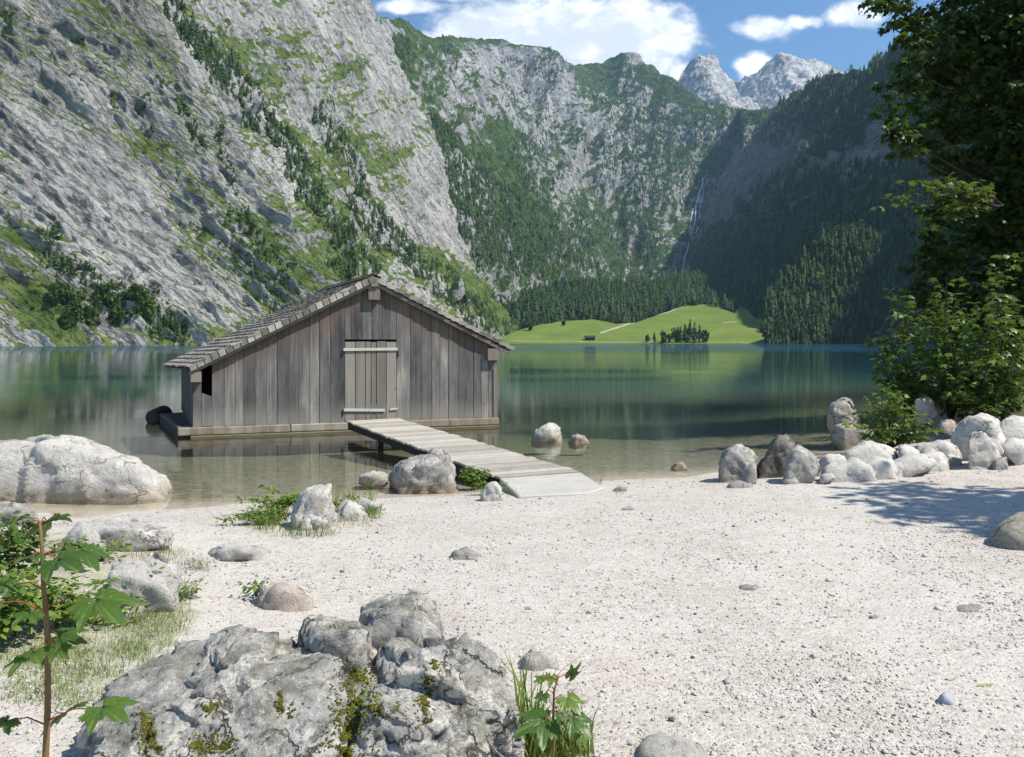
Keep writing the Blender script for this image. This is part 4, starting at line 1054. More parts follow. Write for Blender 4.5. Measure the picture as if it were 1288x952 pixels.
# roof: sheathing and shingles
RO = OV + 0.035
TOPL = fac(236, 461.0, RO); TOPA = fac(470, 347.5, RO); TOPR = fac(646.5, 437.0, RO)
LR = 5.5
def rpt(side, a, bb, h=0.0):
    e = TOPL if side < 0 else TOPR
    uu = TOPA[0] + (e[0] - TOPA[0]) * a; zz = TOPA[1] + (e[1] - TOPA[1]) * a
    sk = (0.34 * a * bb) if side < 0 else 0.0
    p = hp(uu, zz, RO) + HS * (LR * bb) - HT * sk - UZ * sk * 0.3
    du = np.array([e[0] - TOPA[0], e[1] - TOPA[1]]); du /= np.linalg.norm(du)
    nrm = HT * (-du[1]) + UZ * du[0]
    if nrm[2] < 0: nrm = -nrm
    return p + nrm * h
roof = MB()
for side in (-1, 1):
    roof.prism([rpt(side, 0, 0.004, -0.045), rpt(side, 1, 0.004, -0.045), rpt(side, 1, 0.99, -0.045), rpt(side, 0, 0.99, -0.045)], rpt(side, 0, 0, 0.0) - rpt(side, 0, 0, 0.032))
roof = adopt(roof.build('roof', M_DARKBOARD), house)
for side, NR in ((-1, 22), (1, 20)):
    mb = MB(); NCc = 27
    for i in range(NR):
        for j in range(NCc):
            b0 = (j + random.uniform(0.0, 0.06)) / NCc; b1 = (j + 1 - random.uniform(0.0, 0.06)) / NCc
            if j == 0: b0 = random.uniform(-0.004, 0.004)
            a0 = i / NR; a1 = min((i + 1.25) / NR, 1.0 + 0.012 * random.random()) + random.uniform(-0.004, 0.004)
            lift = random.uniform(0.0, 0.010)
            tk = 0.055 if (j == 0 and side > 0) else 0.0
            lo = [rpt(side, a0, b0, -0.038 - tk), rpt(side, a1, b0, -0.012 + lift - tk), rpt(side, a1, b1, -0.012 + lift), rpt(side, a0, b1, -0.038)]
            up = [rpt(side, a0, b0, -0.012), rpt(side, a1, b0, 0.028 + lift), rpt(side, a1, b1, 0.028 + lift), rpt(side, a0, b1, -0.012)]
            t_ = random.random()
            mb.add(lo + up, [(0, 3, 2, 1), (4, 5, 6, 7), (0, 1, 5, 4), (1, 2, 6, 5), (2, 3, 7, 6), (3, 0, 4, 7)], t_)
    if side < 0:                         # tile ends closing the verge
        NV = 27
        for i in range(NV):
            a0, a1 = i / NV + 0.0025, (i + 1) / NV - 0.0025; k_ = random.uniform(-0.006, 0.008); l_ = random.uniform(-0.010, 0.010)
            q = [rpt(side, a0, -0.004, -0.118), rpt(side, a1, -0.004, -0.118), rpt(side, a1 - 0.004, -0.004, 0.018 + l_), rpt(side, a0 - 0.004, -0.004, 0.018 + l_)]
            mb.prism([p_ + HN * k_ - HN * 0.02 * (m_ > 1) for m_, p_ in enumerate(q)], HS * 0.22)
    s_ = mb.build('shingles', M_SHINGLE); adopt(s_, roof) if False else None
    s_.parent = roof
mb = MB()
for j in range(14):
    b0, b1 = j / 14, (j + 0.97) / 14
    for sd in (-1, 1):
        mb.prism([rpt(sd, -0.01, b0, 0.045), rpt(sd, 0.045, b0, 0.04), rpt(sd, 0.045, b1, 0.04), rpt(sd, -0.01, b1, 0.045)], UZ * 0.02)
rc = mb.build('ridge_cap', M_WETWOOD); rc.parent = roof
pos = np.array([rpt(random.choice((-1, 1)), random.uniform(0, 0.05), random.uniform(-0.004, 0.25), 0.055) for _ in range(420)])
mo = baked('moss', BLOB[0], BLOB[1], pos, rand_rot(len(pos), 0.5), rng.uniform(0.015, 0.05, len(pos)), rng.random(len(pos)) * 0.6, M_MOSS); mo.parent = roof; mo['kind'] = 'stuff'

# foundation logs and side platform
lgl, lgr = fac(223, 536, 0.06)[0], WE + 0.04
mb = MB(); x = lgl
for seg in (2.3, 2.6, 9):
    x1 = min(x + seg, lgr); mb.box(hp((x + x1) / 2, 0.13, -0.05), HT * ((x1 - x) / 2 - 0.004), HN * 0.12, UZ * 0.085)
    x = x1
    if x >= lgr: break
adopt(mb.build('base_log', M_LOG, None, 0.018), house)
mb = MB(); a = fac(239, 548, 0.08)[0]; mb.box(hp((a + lgr) / 2, -0.06, -0.03), HT * ((lgr - a) / 2), HN * 0.115, UZ * 0.10)
adopt(mb.build('base_log', M_LOG, None, 0.02), house)
pd = np.array([-math.sin(R_(29.5)), math.cos(R_(29.5)), 0])
q0 = hp(lgl, 0.195, -0.02); q1 = q0 + pd * 3.7; q2 = hp(0.02, 0.195) + HS * 3.9; q3 = hp(0.02, 0.195, -0.02)
mb = MB()
for k in range(4):
    f0, f1 = k / 4 + 0.008, (k + 1) / 4 - 0.008
    mb.prism([q0 + (q3 - q0) * f0, q1 + (q2 - q1) * f0, q1 + (q2 - q1) * f1, q0 + (q3 - q0) * f1], UZ * 0.03)
adopt(mb.build('side_platform', M_DARKBOARD), house)
mb = MB(); mb.prism([q0 - UZ * 0.35, q1 - UZ * 0.35, q1 + UZ * 0.0, q0 + UZ * 0.0], HT * 0.12)
adopt(mb.build('platform_beam', M_WETWOOD, None, 0.01), house)
for k in (0.1, 0.5, 0.9):
    for uq in (0.2, WE - 0.2):
        mb = MB(); c = hp(uq, -0.4) + HS * LW * k; mb.tube([c, c + UZ * 0.55], 0.09, 8); adopt(mb.build('pile', M_WETWOOD), house)

# ================================================================== FOOTBRIDGE
bA = np.array(fac(466, 527, 0.12) + (0,))[:2]
b0 = hp(bA[0] + 0.02, 0, 0.12); ZB0, ZB1 = 0.335, 0.185
nl, nr_ = P(627.5, 600.5, (H - ZB1) * F / (600.5 - HY)), P(728, 592.5, (H - ZB1) * F / (592.5 - HY))
fl, fr_ = P(434, 528.5, 17.15), P(499.5, 522.5, 17.75)
br = empty('footbridge', 'narrow bleached plank footbridge leading to the boathouse door', 'footbridge', tuple(((nl + nr_ + fl + fr_) / 4)))
fl[2] = fr_[2] = ZB0; nl[2] = nr_[2] = ZB1
mb = MB(); NPL = 42
for i in range(NPL):
    k0, k1 = i / NPL, (i + 1) / NPL - 0.0022
    j = [random.uniform(-0.025, 0.025) for _ in range(2)]; dz = random.uniform(-0.004, 0.007)
    L0, L1 = fl + (nl - fl) * k0, fl + (nl - fl) * k1; R0, R1 = fr_ + (nr_ - fr_) * k0, fr_ + (nr_ - fr_) * k1
    e = (L0 - R0) / np.linalg.norm(L0 - R0)
    v = [L0 + e * j[0], L1 + e * j[0], R1 - e * j[1], R0 - e * j[1]]
    mb.prism([p + UZ * dz for p in v], UZ * -0.035)
adopt(mb.build('deck', M_DECK, None, 0.003), br)
ax = (nl - fl); ax /= np.linalg.norm(ax); cr = (fr_ - fl) / np.linalg.norm(fr_ - fl)
for a_, c_ in ((fl + cr * 0.06, nl + cr * 0.06), (fr_ - cr * 0.14, nr_ - cr * 0.14)):
    mb = MB(); mb.prism([a_ - UZ * 0.04, c_ - UZ * 0.04, c_ - UZ * 0.17, a_ - UZ * 0.19], cr * 0.09)
    adopt(mb.build('side_beam', M_WETWOOD, None, 0.006), br)
for k in (0.25, 0.62):
    for s_, q in ((0.15, fl), (0.85, fl)):
        c = (fl + (nl - fl) * k) * (1 - s_) + (fr_ + (nr_ - fr_) * k) * s_
        mb = MB(); mb.tube([c - UZ * 0.19, c - UZ * 1.0], 0.06, 8); adopt(mb.build('post', M_WETWOOD), br)
# landing slab
sl = [P(x, y, (H - 0.165) * F / (y - HY)) for x, y in ((628.5, 602.2), (731, 594.2), (760, 614), (738, 621), (652, 626))]
sl = [np.array([p[0], p[1], z]) for p, z in zip(sl, (0.172, 0.168, 0.175, 0.18, 0.19))]
mb = MB(); mb.prism(sl, UZ * -0.22)
tag(mb.build('landing_slab', M_CONC, None, 0.015), 'pale worn concrete slab at the shore end of the footbridge', 'slab')
# ================================================================== ROCKS
_ico = {}
def ico(sub):
    if sub not in _ico:
        bm = bmesh.new(); bmesh.ops.create_icosphere(bm, subdivisions=sub, radius=1)
        v = np.array([x.co[:] for x in bm.verts]); v /= np.linalg.norm(v, axis=1)[:, None]
        _ico[sub] = (v, np.array([[q.index for q in p.verts] for p in bm.faces])); bm.free()
    return _ico[sub]


def lump(points, sub=5, soft=48, amp=0.20, seed=0, crack=0.16, fine=0.045, cuts=10, facet=0.7):
    """one solid stone: rounded hull of 'points', roughened by layered noise"""
    pts = np.array(points, float); c = pts.mean(0)
    bm = bmesh.new()
    for p in pts: bm.verts.new(p - c)
    bm.verts.ensure_lookup_table()
    r = bmesh.ops.convex_hull(bm, input=bm.verts)
    bmesh.ops.recalc_face_normals(bm, faces=bm.faces)
    pl = []
    for f in bm.faces:
        f.normal_update(); d = f.normal.dot(f.verts[0].co)
        if d < 0: pl.append((-f.normal, -d))
        else: pl.append((f.normal.copy(), d))
    bm.free()
    r = np.random.default_rng(seed + 991)
    for _ in range(cuts):
        n = r.normal(0, 1, 3); n /= np.linalg.norm(n); pl.append((n, float(((pts - c) @ n).max()) * r.uniform(0.74, 0.95)))
    N = np.array([list(p[0]) for p in pl]); D = np.maximum(np.array([p[1] for p in pl]), 1e-3)
    v, fcs = ico(sub)
    ext = np.ptp(pts, axis=0) / 2; dirs = v * ext; dirs /= np.linalg.norm(dirs, axis=1)[:, None]
    q = np.maximum(dirs @ N.T, 0) / D
    inv = (q ** soft).sum(1) ** (1 / soft)
    rad = 1 / np.maximum(inv, 1e-6)
    V = dirs * rad[:, None]
    s = float(np.cbrt(np.prod(ext)))
    o = np.array([seed * 3.7, seed * 1.3, seed * 5.1])
    W = V / s + 0.10 * np.stack([fbm(V / (0.5 * s) + o + 31, 3), fbm(V / (0.5 * s) + o + 57, 3), fbm(V / (0.5 * s) + o + 83, 3)], -1)
    d = amp * 0.5 * s * fbm(V / (0.8 * s) + o, 4)
    for K, off, tilt, grv in ((16, 0.085, 0.28, 0.05), (60, 0.035, 0.30, 0.022), (240, 0.010, 0.22, 0.006)):
        sd = W[r.integers(0, len(W), K)]; ofs = r.normal(0, off, K); tl = r.normal(0, tilt, (K, 3))
        d2 = ((W[:, None, :] - sd[None]) ** 2).sum(-1) if len(W) * K < 4e6 else np.concatenate([((w_[:, None, :] - sd[None]) ** 2).sum(-1) for w_ in np.array_split(W, 12)])
        pr = np.argpartition(d2, 1, axis=1)[:, :2]; ar = np.arange(len(W))
        dd = np.sqrt(d2[ar[:, None], pr]); i1 = np.where(dd[:, 0] < dd[:, 1], pr[:, 0], pr[:, 1]); e = np.abs(dd[:, 0] - dd[:, 1])
        q = ofs[i1] + ((W - sd[i1]) * tl[i1]).sum(-1) * 0.5
        wd = 0.10 * (16 / K) ** 0.5
        d = d + facet * s * (q * sstep(0, wd * 0.7, e) - grv * (1 - sstep(0, wd, e)) * (0.3 + crack * 4))
    d = d + crack * 0.6 * s * np.minimum(fbm(V / (0.6 * s) + o + 9, 5, 0.55, True) + 0.2, 0.14) + fine * s * fbm(V / (0.12 * s) + o, 5, 0.6)
    return V + dirs * d[:, None] + c, fcs


def outline_pts(poly, Yc, thick, seed):
    r = np.random.default_rng(seed); poly = np.array(poly, float); cen = poly.mean(0); pts = [P(x, y, Yc) for x, y in poly]
    hh = np.ptp(poly[:, 1])
    for x, y in poly:
        if y > cen[1] + 0.1 * hh: pts += [P(cen[0] + (x - cen[0]) * 0.95, y + 0.35 * hh, Yc + q_ * thick * 0.42) for q_ in (-1, 0, 1)]
    for sgn, k in ((-1, 0.72), (1, 0.72)):
        for x, y in poly:
            w = k + r.uniform(-0.14, 0.10); qx, qy = cen + (np.array([x, y]) - cen) * w
            pts.append(P(qx, qy, Yc + sgn * thick * 0.5 * r.uniform(0.75, 1.0)))
    return pts


def rock(name, label, parts, mat, group=None, sub=5, Y=None, base=None, thick=None, cat='rock', dY=0.0, **kw):
    """parts: list of outlines [(px,py),...] (or dicts with Y/thick, or lists of (px,py,Y) points)"""
    Vs = []; Fs = []; n = 0
    for i, pt in enumerate(parts):
        p = pt['o'] if isinstance(pt, dict) else pt
        if len(p[0]) == 3: pts = [P(*q) for q in p]
        else:
            a = np.array(p, float); yb = (pt.get('base') if isinstance(pt, dict) else None) or base or a[:, 1].max()
            th = (pt.get('thick') if isinstance(pt, dict) else None) or thick
            Yb = (float(G(a[:, 0].mean(), yb)[1]) if Y is None else Y) + dY
            if isinstance(pt, dict) and 'Y' in pt: Yb = pt['Y']
            th = th or min(np.ptp(a[:, 0]), 2.2 * np.ptp(a[:, 1])) * Yb / F * 0.8
            pts = outline_pts(p, Yb + th * 0.42, th, abs(17 * i + len(label) + int(a[0, 0])))
        v, f = lump(pts, sub, seed=i + len(label) + int(p[0][0]) % 97, **kw)
        Vs.append(v); Fs.append(f + n); n += len(v)
    V = np.concatenate(Vs); c = V.mean(0); c[2] = V[:, 2].min()
    o = put(name, mesh_np(name, V - c, np.concatenate(Fs), None, True), mat)
    o.location = c
    return tag(o, label, cat, group)


# --- big boulder in the foreground (3D points: pixel + distance)
front = rock('boulder', 'large grey weathered boulder with mossy cracks in the foreground', [
    [(85, 1040, 2.75), (250, 1060, 2.65), (430, 1060, 2.7), (98, 935, 3.0), (116, 898, 3.2), (150, 862, 3.4), (222, 810, 3.55), (290, 777, 3.65), (330, 766, 3.68), (372, 778, 3.6), (405, 800, 3.35), (440, 835, 3.15), (446, 900, 2.9), (300, 840, 3.05), (200, 900, 2.92), (330, 960, 2.78), (440, 960, 2.78), (120, 985, 2.85), (330, 850, 4.2), (150, 930, 4.0), (440, 900, 4.1), (250, 900, 4.2)],
    [(434, 1050, 2.72), (650, 1050, 2.8), (438, 850, 3.15), (452, 826, 3.3), (500, 806, 3.45), (560, 806, 3.5), (606, 823, 3.45), (640, 852, 3.3), (655, 885, 3.15), (662, 960, 3.0), (540, 850, 3.1), (620, 900, 2.98), (480, 900, 2.88), (600, 980, 2.8), (640, 900, 4.0), (500, 900, 4.1), (445, 900, 3.9)],
    [(405, 1040, 2.9), (485, 1040, 2.9), (415, 850, 3.28), (440, 828, 3.4), (480, 825, 3.45), (485, 880, 3.05), (412, 900, 3.0), (445, 940, 2.86), (450, 840, 3.8), (420, 980, 2.85), (480, 980, 2.85)],
    [(428, 1050, 2.66), (520, 1060, 2.64), (440, 985, 2.72), (500, 960, 2.78), (540, 975, 2.78), (560, 1050, 2.7), (480, 1000, 3.2), (560, 1000, 3.2)],
    ], M_ROCKBIG, None, 6, None, None, None, 'boulder', facet=1.0, soft=56, amp=0.20, crack=0.19, fine=0.03)
rock('boulder', 'rounded grey stone lodged behind the crest of the foreground boulder', [[(372, 800), (384, 772), (405, 764), (435, 766), (458, 776), (471, 795), (474, 850), (462, 890), (420, 890), (390, 850)]], M_ROCKBIG, None, 5, 3.32, None, 0.45, 'boulder', soft=40, amp=0.18, crack=0.13)
rock('boulder', 'blocky grey stone topping the right end of the foreground boulder', [[(452, 796), (455, 768), (472, 748), (488, 740), (528, 737), (550, 748), (562, 770), (564, 810), (550, 850), (470, 850)]], M_ROCKBIG, None, 5, 3.5, None, 0.42, 'boulder', soft=48, amp=0.20, crack=0.18)
rock('rock', 'low whitish stone half buried behind the leafy seedling', [[(648, 838), (655, 824), (678, 817), (702, 821), (718, 836), (712, 848), (660, 850)]], M_ROCKPALE, None, 4, None, 842, 0.25)
rock('rock', 'pale flat stone with grass around it at the bottom edge', [[(782, 952), (800, 936), (822, 927), (850, 923), (876, 930), (896, 944), (904, 962), (800, 975)]], M_ROCKPALE, None, 4, None, 958, 0.4, amp=0.13, crack=0.07)

# --- left side
rock('boulder', 'huge pale boulder at the water edge on the far left', [
    {'o': [(-90, 640), (-70, 575), (-30, 553), (10, 544), (45, 546), (80, 557), (118, 566), (150, 571), (182, 580), (204, 592), (213, 604), (205, 614), (150, 628), (95, 638), (60, 648), (0, 655)], 'Y': 10.25, 'thick': 1.5}],
    M_ROCKPALE, None, 6, None, None, None, 'boulder', facet=0.38, cuts=3, soft=40, amp=0.13, crack=0.12, fine=0.03)
rock('rock', 'grey stone at the left edge in front of the huge pale boulder', [[(-40, 690), (-38, 640), (0, 632), (28, 636), (48, 650), (50, 672), (30, 688)]], M_ROCKGREY, None, 5, 7.9, None, 0.6)
rock('rock', 'small pale stone behind the sapling leaves on the left', [[(22, 690), (30, 662), (52, 650), (72, 650), (86, 662), (88, 684)]], M_ROCKPALE, None, 4, 7.9, None, 0.45)
rock('rock', 'long low pale rock lying where the left grass meets the gravel', [[(84, 690), (90, 668), (112, 657), (150, 655), (185, 657), (212, 662), (224, 674), (218, 690), (180, 696), (120, 698)]], M_ROCKPALE, None, 5, None, 694, 0.75, amp=0.16, crack=0.13)
rock('rock', 'small grey stone just right below the long low rock', [[(192, 704), (196, 692), (210, 686), (222, 692), (220, 706), (205, 711)]], M_ROCKGREY, None, 4, None, 708, 0.16)
rock('rock', 'angular pale rock with weeds in front on the left grass', [[(108, 762), (112, 728), (135, 710), (165, 700), (188, 700), (215, 712), (230, 726), (228, 744), (205, 762), (180, 772), (140, 776)]], M_ROCKPALE, None, 5, None, 770, 0.6, amp=0.16, crack=0.15)
rock('rock', 'bluish grey stone half hidden by weeds on the left', [[(42, 765), (48, 725), (62, 712), (84, 712), (98, 726), (100, 756), (80, 770)]], M_ROCKGREY, None, 4, 5.8, None, 0.4)
rock('rock', 'low pinkish rock poking out of the gravel behind the foreground boulder', [[(322, 762), (330, 738), (346, 728), (362, 732), (385, 742), (402, 758), (395, 772), (340, 776)]], M_ROCKPINK, None, 4, None, 768, 0.4, amp=0.18, crack=0.18)
rock('rock', 'flat stone slab set flush in the gravel left of centre', [[(266, 699), (275, 690), (300, 685), (330, 687), (345, 694), (335, 704), (300, 709), (275, 707)]], M_ROCKPALE, None, 4, None, 706, 0.5, amp=0.05, crack=0.03)
rock('rock', 'low grey stone barely showing in the middle of the gravel', [[(562, 703), (574, 693), (590, 690), (608, 697), (612, 706), (580, 710)]], M_ROCKGREY, None, 4, None, 704, 0.25, amp=0.10)
# --- grassy mound by the water
rock('rock', 'whitish lumpy rock rising from the grass tuft by the shore', [[(358, 664), (362, 645), (374, 630), (378, 616), (396, 611), (415, 614), (424, 630), (420, 648), (414, 664), (390, 672)], [(372, 668), (376, 648), (395, 640), (412, 650), (414, 666)]], M_ROCKPALE, None, 5, None, 666, 0.5, amp=0.21, crack=0.20)
rock('rock', 'smaller pale stone right of the lumpy rock by the shore', [[(418, 655), (424, 636), (436, 626), (448, 632), (462, 644), (464, 654), (440, 661)]], M_ROCKPALE, None, 4, None, 656, 0.35, amp=0.18, crack=0.18)
rock('rock', 'flat whitish stone at the edge of the water beside the grassy rock', [[(448, 636), (458, 628), (474, 630), (488, 640), (478, 650), (455, 646)]], M_ROCKPALE, None, 4, None, 645, 0.25)
# --- stones in the water
rock('rock', 'angular grey rock in the water beside the footbridge', [[(487, 600), (492, 585), (508, 573), (530, 566), (548, 566), (560, 578), (571, 592), (572, 606), (562, 618), (520, 614)], [(490, 608), (495, 590), (515, 588), (530, 606), (520, 614)]], M_ROCKGREY, None, 5, 10.75, None, 0.75, soft=70, amp=0.16, crack=0.15)
rock('rock', 'low flat pale stone in the water left of the angular rock', [[(448, 602), (456, 595), (470, 593), (486, 596), (490, 604), (468, 608)]], M_ROCKPALE, None, 4, 11.3, None, 0.5)
rock('rock', 'rounded pale stone standing in the lake right of the boathouse', [[(668, 553), (670, 542), (680, 533), (692, 531), (702, 538), (706, 550), (690, 560)]], M_ROCKPALE, None, 4, 16.2, None, 0.5)
rock('rock', 'small tan stone in the lake just right of the rounded pale stone', [[(713, 558), (718, 549), (728, 545), (737, 548), (742, 557), (728, 563)]], M_ROCKTAN, None, 4, 15.9, None, 0.35)
rock('rock', 'tiny tan stone breaking the water surface before the right shore', [[(844, 588), (850, 580), (858, 580), (864, 588), (854, 594)]], M_ROCKTAN, None, 3, 12.8, None, 0.2)
# --- group of upright rocks at the shore, right of centre
rock('rock', 'leftmost tall grey rock in the group at the shore', [[(904, 600), (904, 582), (912, 568), (928, 560), (944, 562), (952, 575), (950, 602), (925, 606)]], M_ROCKGREY, None, 5, None, 606, 0.6, 'rock', 0.00, facet=0.5, cuts=5, amp=0.14, soft=60)
rock('rock', 'low grey rock leaning against the leftmost rock at the shore', [[(930, 606), (934, 590), (948, 582), (962, 590), (970, 604), (952, 610)]], M_ROCKGREY, None, 4, None, 609, 0.4, 'rock', 0.00, facet=0.5, cuts=5, amp=0.14, soft=60)
rock('rock', 'dark tilted rock leaning at the back of the shore group', [[(948, 598), (956, 580), (966, 566), (976, 548), (988, 542), (1000, 548), (998, 562), (986, 580), (982, 602), (965, 604)]], M_ROCKDARK, None, 5, None, 604, 0.6, 'rock', 0.30, facet=0.5, cuts=5, amp=0.14, soft=60)
rock('rock', 'pointed grey rock at the right of the shore group', [[(984, 604), (988, 580), (996, 566), (1004, 560), (1014, 568), (1028, 574), (1032, 594), (1026, 608), (1004, 612)]], M_ROCKGREY, None, 5, None, 608, 0.55, 'rock', 0.00, facet=0.5, cuts=5, amp=0.14, soft=60)
rock('rock', 'small white stone under the leaning rocks of the shore group', [[(978, 584), (982, 572), (992, 568), (996, 580), (988, 592)]], M_ROCKPALE, None, 3, None, 604, 0.2, 'rock', 0.35, facet=0.5, cuts=5, amp=0.14, soft=60)
rock('rock', 'small flat stone in front of the pointed grey rock', [[(982, 606), (990, 598), (1002, 597), (1008, 606), (996, 611)]], M_ROCKPALE, None, 3, None, 609, 0.25)
rock('rock', 'small rounded stone at the right foot of the pointed rock', [[(1030, 606), (1034, 596), (1046, 594), (1054, 602), (1050, 610)]], M_ROCKPALE, None, 3, None, 609, 0.25)
rock('rock', 'tiny round white stone in front of the leftmost shore rock', [[(927, 606), (929, 600), (936, 599), (940, 605), (934, 609)]], M_ROCKPALE, None, 3, None, 608, 0.1)
# --- long low heap of white stones
HEAP = [
    ([(1028, 600), (1026, 580), (1040, 568), (1058, 568), (1066, 582), (1060, 602)], 602, 0.25, 'grey white stone at the left end of the long low stone heap'),
    ([(1038, 606), (1044, 584), (1060, 574), (1080, 575), (1094, 590), (1092, 604), (1066, 608)], 606, 0.0, 'broad stone with a dark hollow in the front of the long heap'),
    ([(1058, 588), (1066, 564), (1084, 553), (1104, 551), (1120, 560), (1124, 580), (1090, 592)], 598, 0.55, 'smooth bluish white stone at the crest of the long heap'),
    ([(1080, 606), (1086, 580), (1102, 569), (1122, 571), (1134, 588), (1130, 604)], 604, 0.05, 'rounded white stone in the middle of the long heap front'),
    ([(1104, 584), (1114, 561), (1134, 555), (1152, 561), (1156, 580), (1130, 590)], 596, 0.5, 'flat white stone behind the middle of the long heap'),
    ([(1118, 602), (1124, 576), (1144, 565), (1164, 568), (1176, 584), (1168, 598), (1140, 604)], 601, 0.05, 'wide smooth white stone in the right half of the long heap'),
    ([(1150, 596), (1154, 572), (1170, 562), (1184, 564), (1192, 580), (1186, 594)], 595, 0.1, 'egg shaped white stone at the right end of the long heap'),
    ([(1158, 580), (1162, 558), (1176, 549), (1194, 551), (1206, 564), (1198, 584)], 590, 0.35, 'white stone wedged between the long heap and the tall right pile'),
    ([(1186, 586), (1188, 566), (1197, 559), (1206, 566), (1207, 580), (1198, 588)], 587, 0.05, 'small round stone left of the big dark sided stone'),
]
for o, yb, dy_, l in HEAP: rock('rock', l, [[(sum(q[0] for q in o) / len(o) + (x - sum(q[0] for q in o) / len(o)) * 1.3, y + 3) for x, y in o]], M_ROCKWHITE, None, 4, None, yb, 0.6, 'rock', dy_, soft=24, amp=0.20, crack=0.10, facet=0.5, cuts=5)
rock('rock', 'big dark sided stone at the front of the right pile', [[(1206, 580), (1206, 556), (1218, 544), (1240, 542), (1256, 552), (1262, 572), (1250, 590), (1222, 592)]], M_ROCKPALE, None, 5, None, 590, 0.7, facet=0.6)
rock('rock', 'tall white boulder topping the right stone pile', [[(1196, 548), (1204, 532), (1222, 520), (1244, 517), (1258, 528), (1266, 556), (1240, 572), (1206, 570)]], M_ROCKWHITE, None, 5, None, 588, 0.9, 'rock', 0.7, facet=0.5, soft=20)
rock('rock', 'smooth stone at the right frame edge of the stone pile', [[(1254, 584), (1256, 560), (1270, 548), (1292, 550), (1304, 568), (1296, 588)]], M_ROCKWHITE, None, 4, None, 586, 0.7, facet=0.4, soft=20)
rock('rock', 'white stone high at the right edge below the bushes', [[(1254, 548), (1258, 530), (1276, 522), (1300, 528), (1310, 548), (1280, 566)]], M_ROCKWHITE, None, 4, None, 580, 0.8, 'rock', 0.8, facet=0.4, soft=20)
rock('rock', 'small grey stone at the foot of the right pile', [[(1248, 590), (1250, 578), (1260, 574), (1270, 582), (1266, 591)]], M_ROCKGREY, None, 4, None, 591, 0.25)
rock('boulder', 'tan boulder with a pale top standing at the water left of the bush', [
    {'o': [(1040, 528), (1042, 508), (1056, 501), (1074, 502), (1084, 516), (1078, 536), (1052, 540)], 'Y': 15.2, 'thick': 0.8},
    {'o': [(1040, 548), (1042, 534), (1060, 530), (1080, 534), (1098, 536), (1104, 552), (1090, 566), (1062, 566)], 'Y': 14.9, 'thick': 0.9}], M_ROCKTAN, None, 5, None, None, None, 'boulder', soft=20, facet=0.3, cuts=6, amp=0.12)
rock('rock', 'pinkish white rock showing behind the small bush', [[(1140, 516), (1146, 500), (1160, 494), (1176, 500), (1184, 514), (1170, 526), (1150, 524)]], M_ROCKPALE, None, 4, 15.2, None, 0.6)
rock('rock', 'jagged pale rock under the leaves right of the small bush', [[(1164, 506), (1170, 492), (1180, 490), (1192, 500), (1196, 524), (1184, 536), (1172, 526)]], M_ROCKPINK, None, 4, 15.5, None, 0.6)
rock('rock', 'pinkish stone between the small bush and the tall right pile', [[(1176, 546), (1180, 530), (1192, 524), (1204, 530), (1202, 546)]], M_ROCKPINK, None, 4, 14.4, None, 0.4)
tanpts = []
for i in range(60):
    ph = math.acos(1 - 2 * (i + 0.5) / 60); th_ = 2.399963 * i
    tanpts.append((1302 + 62 * math.sin(ph) * math.cos(th_), 686 - 46 * math.cos(ph), 6.85 + 0.36 * math.sin(ph) * math.sin(th_)))
rock('boulder', 'smooth tan boulder cut by the right edge of the picture', [tanpts], M_ROCKTAN, None, 5, None, None, None, 'boulder', soft=40, amp=0.14, crack=0.02, facet=0.12, cuts=2)
# --- loose bits on the gravel
rock('stone', 'small lilac grey stone lying alone on the right gravel', [[(1178, 884), (1182, 874), (1190, 868), (1199, 874), (1200, 883), (1190, 888)]], M_LILAC, None, 3, None, 886, 0.07, 'stone')
for x, y, wd, lb in [(1216, 768, 20, 'thin flat stone far right on the gravel'), (1100, 776, 8, 'small bluish stone on the right gravel'), (940, 740, 16, 'flat grey pebble slab in the middle right gravel'), (1010, 882, 14, 'buried grey stone in the lower middle gravel'), (1048, 926, 12, 'low bluish stone near the bottom of the gravel'), (930, 612, 20, 'flat pale stone in front of the shore rock group'), (790, 640, 9, 'small whitish stone right of the landing slab'), (664, 765, 6, 'small greenish stone in the middle of the gravel'), (780, 616, 11, 'grey lump beside the end of the landing slab')]:
    rock('stone', lb, [[(x - wd, y + 2), (x - wd * .7, y - wd * .25), (x, y - wd * .4), (x + wd * .8, y - wd * .2), (x + wd, y + 2), (x, y + 5)]], M_ROCKGREY, None, 3, None, y + 2, wd * 0.014, 'stone', amp=0.13)
rock('rock', 'crumbly whitish rock in the weeds under the footbridge end', [[(606, 622), (612, 608), (622, 602), (632, 612), (634, 628), (618, 634)]], M_ROCKPALE, None, 4, None, 630, 0.25, amp=0.12, crack=0.26)
a = G(1230, 864); mb = MB(); d = np.array([0.085, 0.01, 0.002])
mb.prism([a + [0, 0, .012], a + d + [0, 0, .012], a + d * 1.02 + [0, 0.006, .012], a + [0, 0.007, .012]], UZ * -0.006)
tag(mb.build('litter_stick', M_YELLOW), 'thin yellow stick of litter on the gravel at lower right', 'litter')
# --- dark drift log beside the boathouse platform
mb = MB(); c = P(198, 527, 20.2); c[2] = 0.12
lg = [c + np.array([-0.02, -0.25, 0]), c + np.array([0.02, 0.3, 0.05]), c + np.array([-0.5, 1.5, -0.05]), c + np.array([-1.0, 2.8, -0.2])]
mb.tube(lg, [0.20, 0.23, 0.20, 0.16], 10)
tag(mb.build('log', M_WETWOOD, None, 0.03), 'dark rounded drift log lying in the water left of the boathouse', 'log')
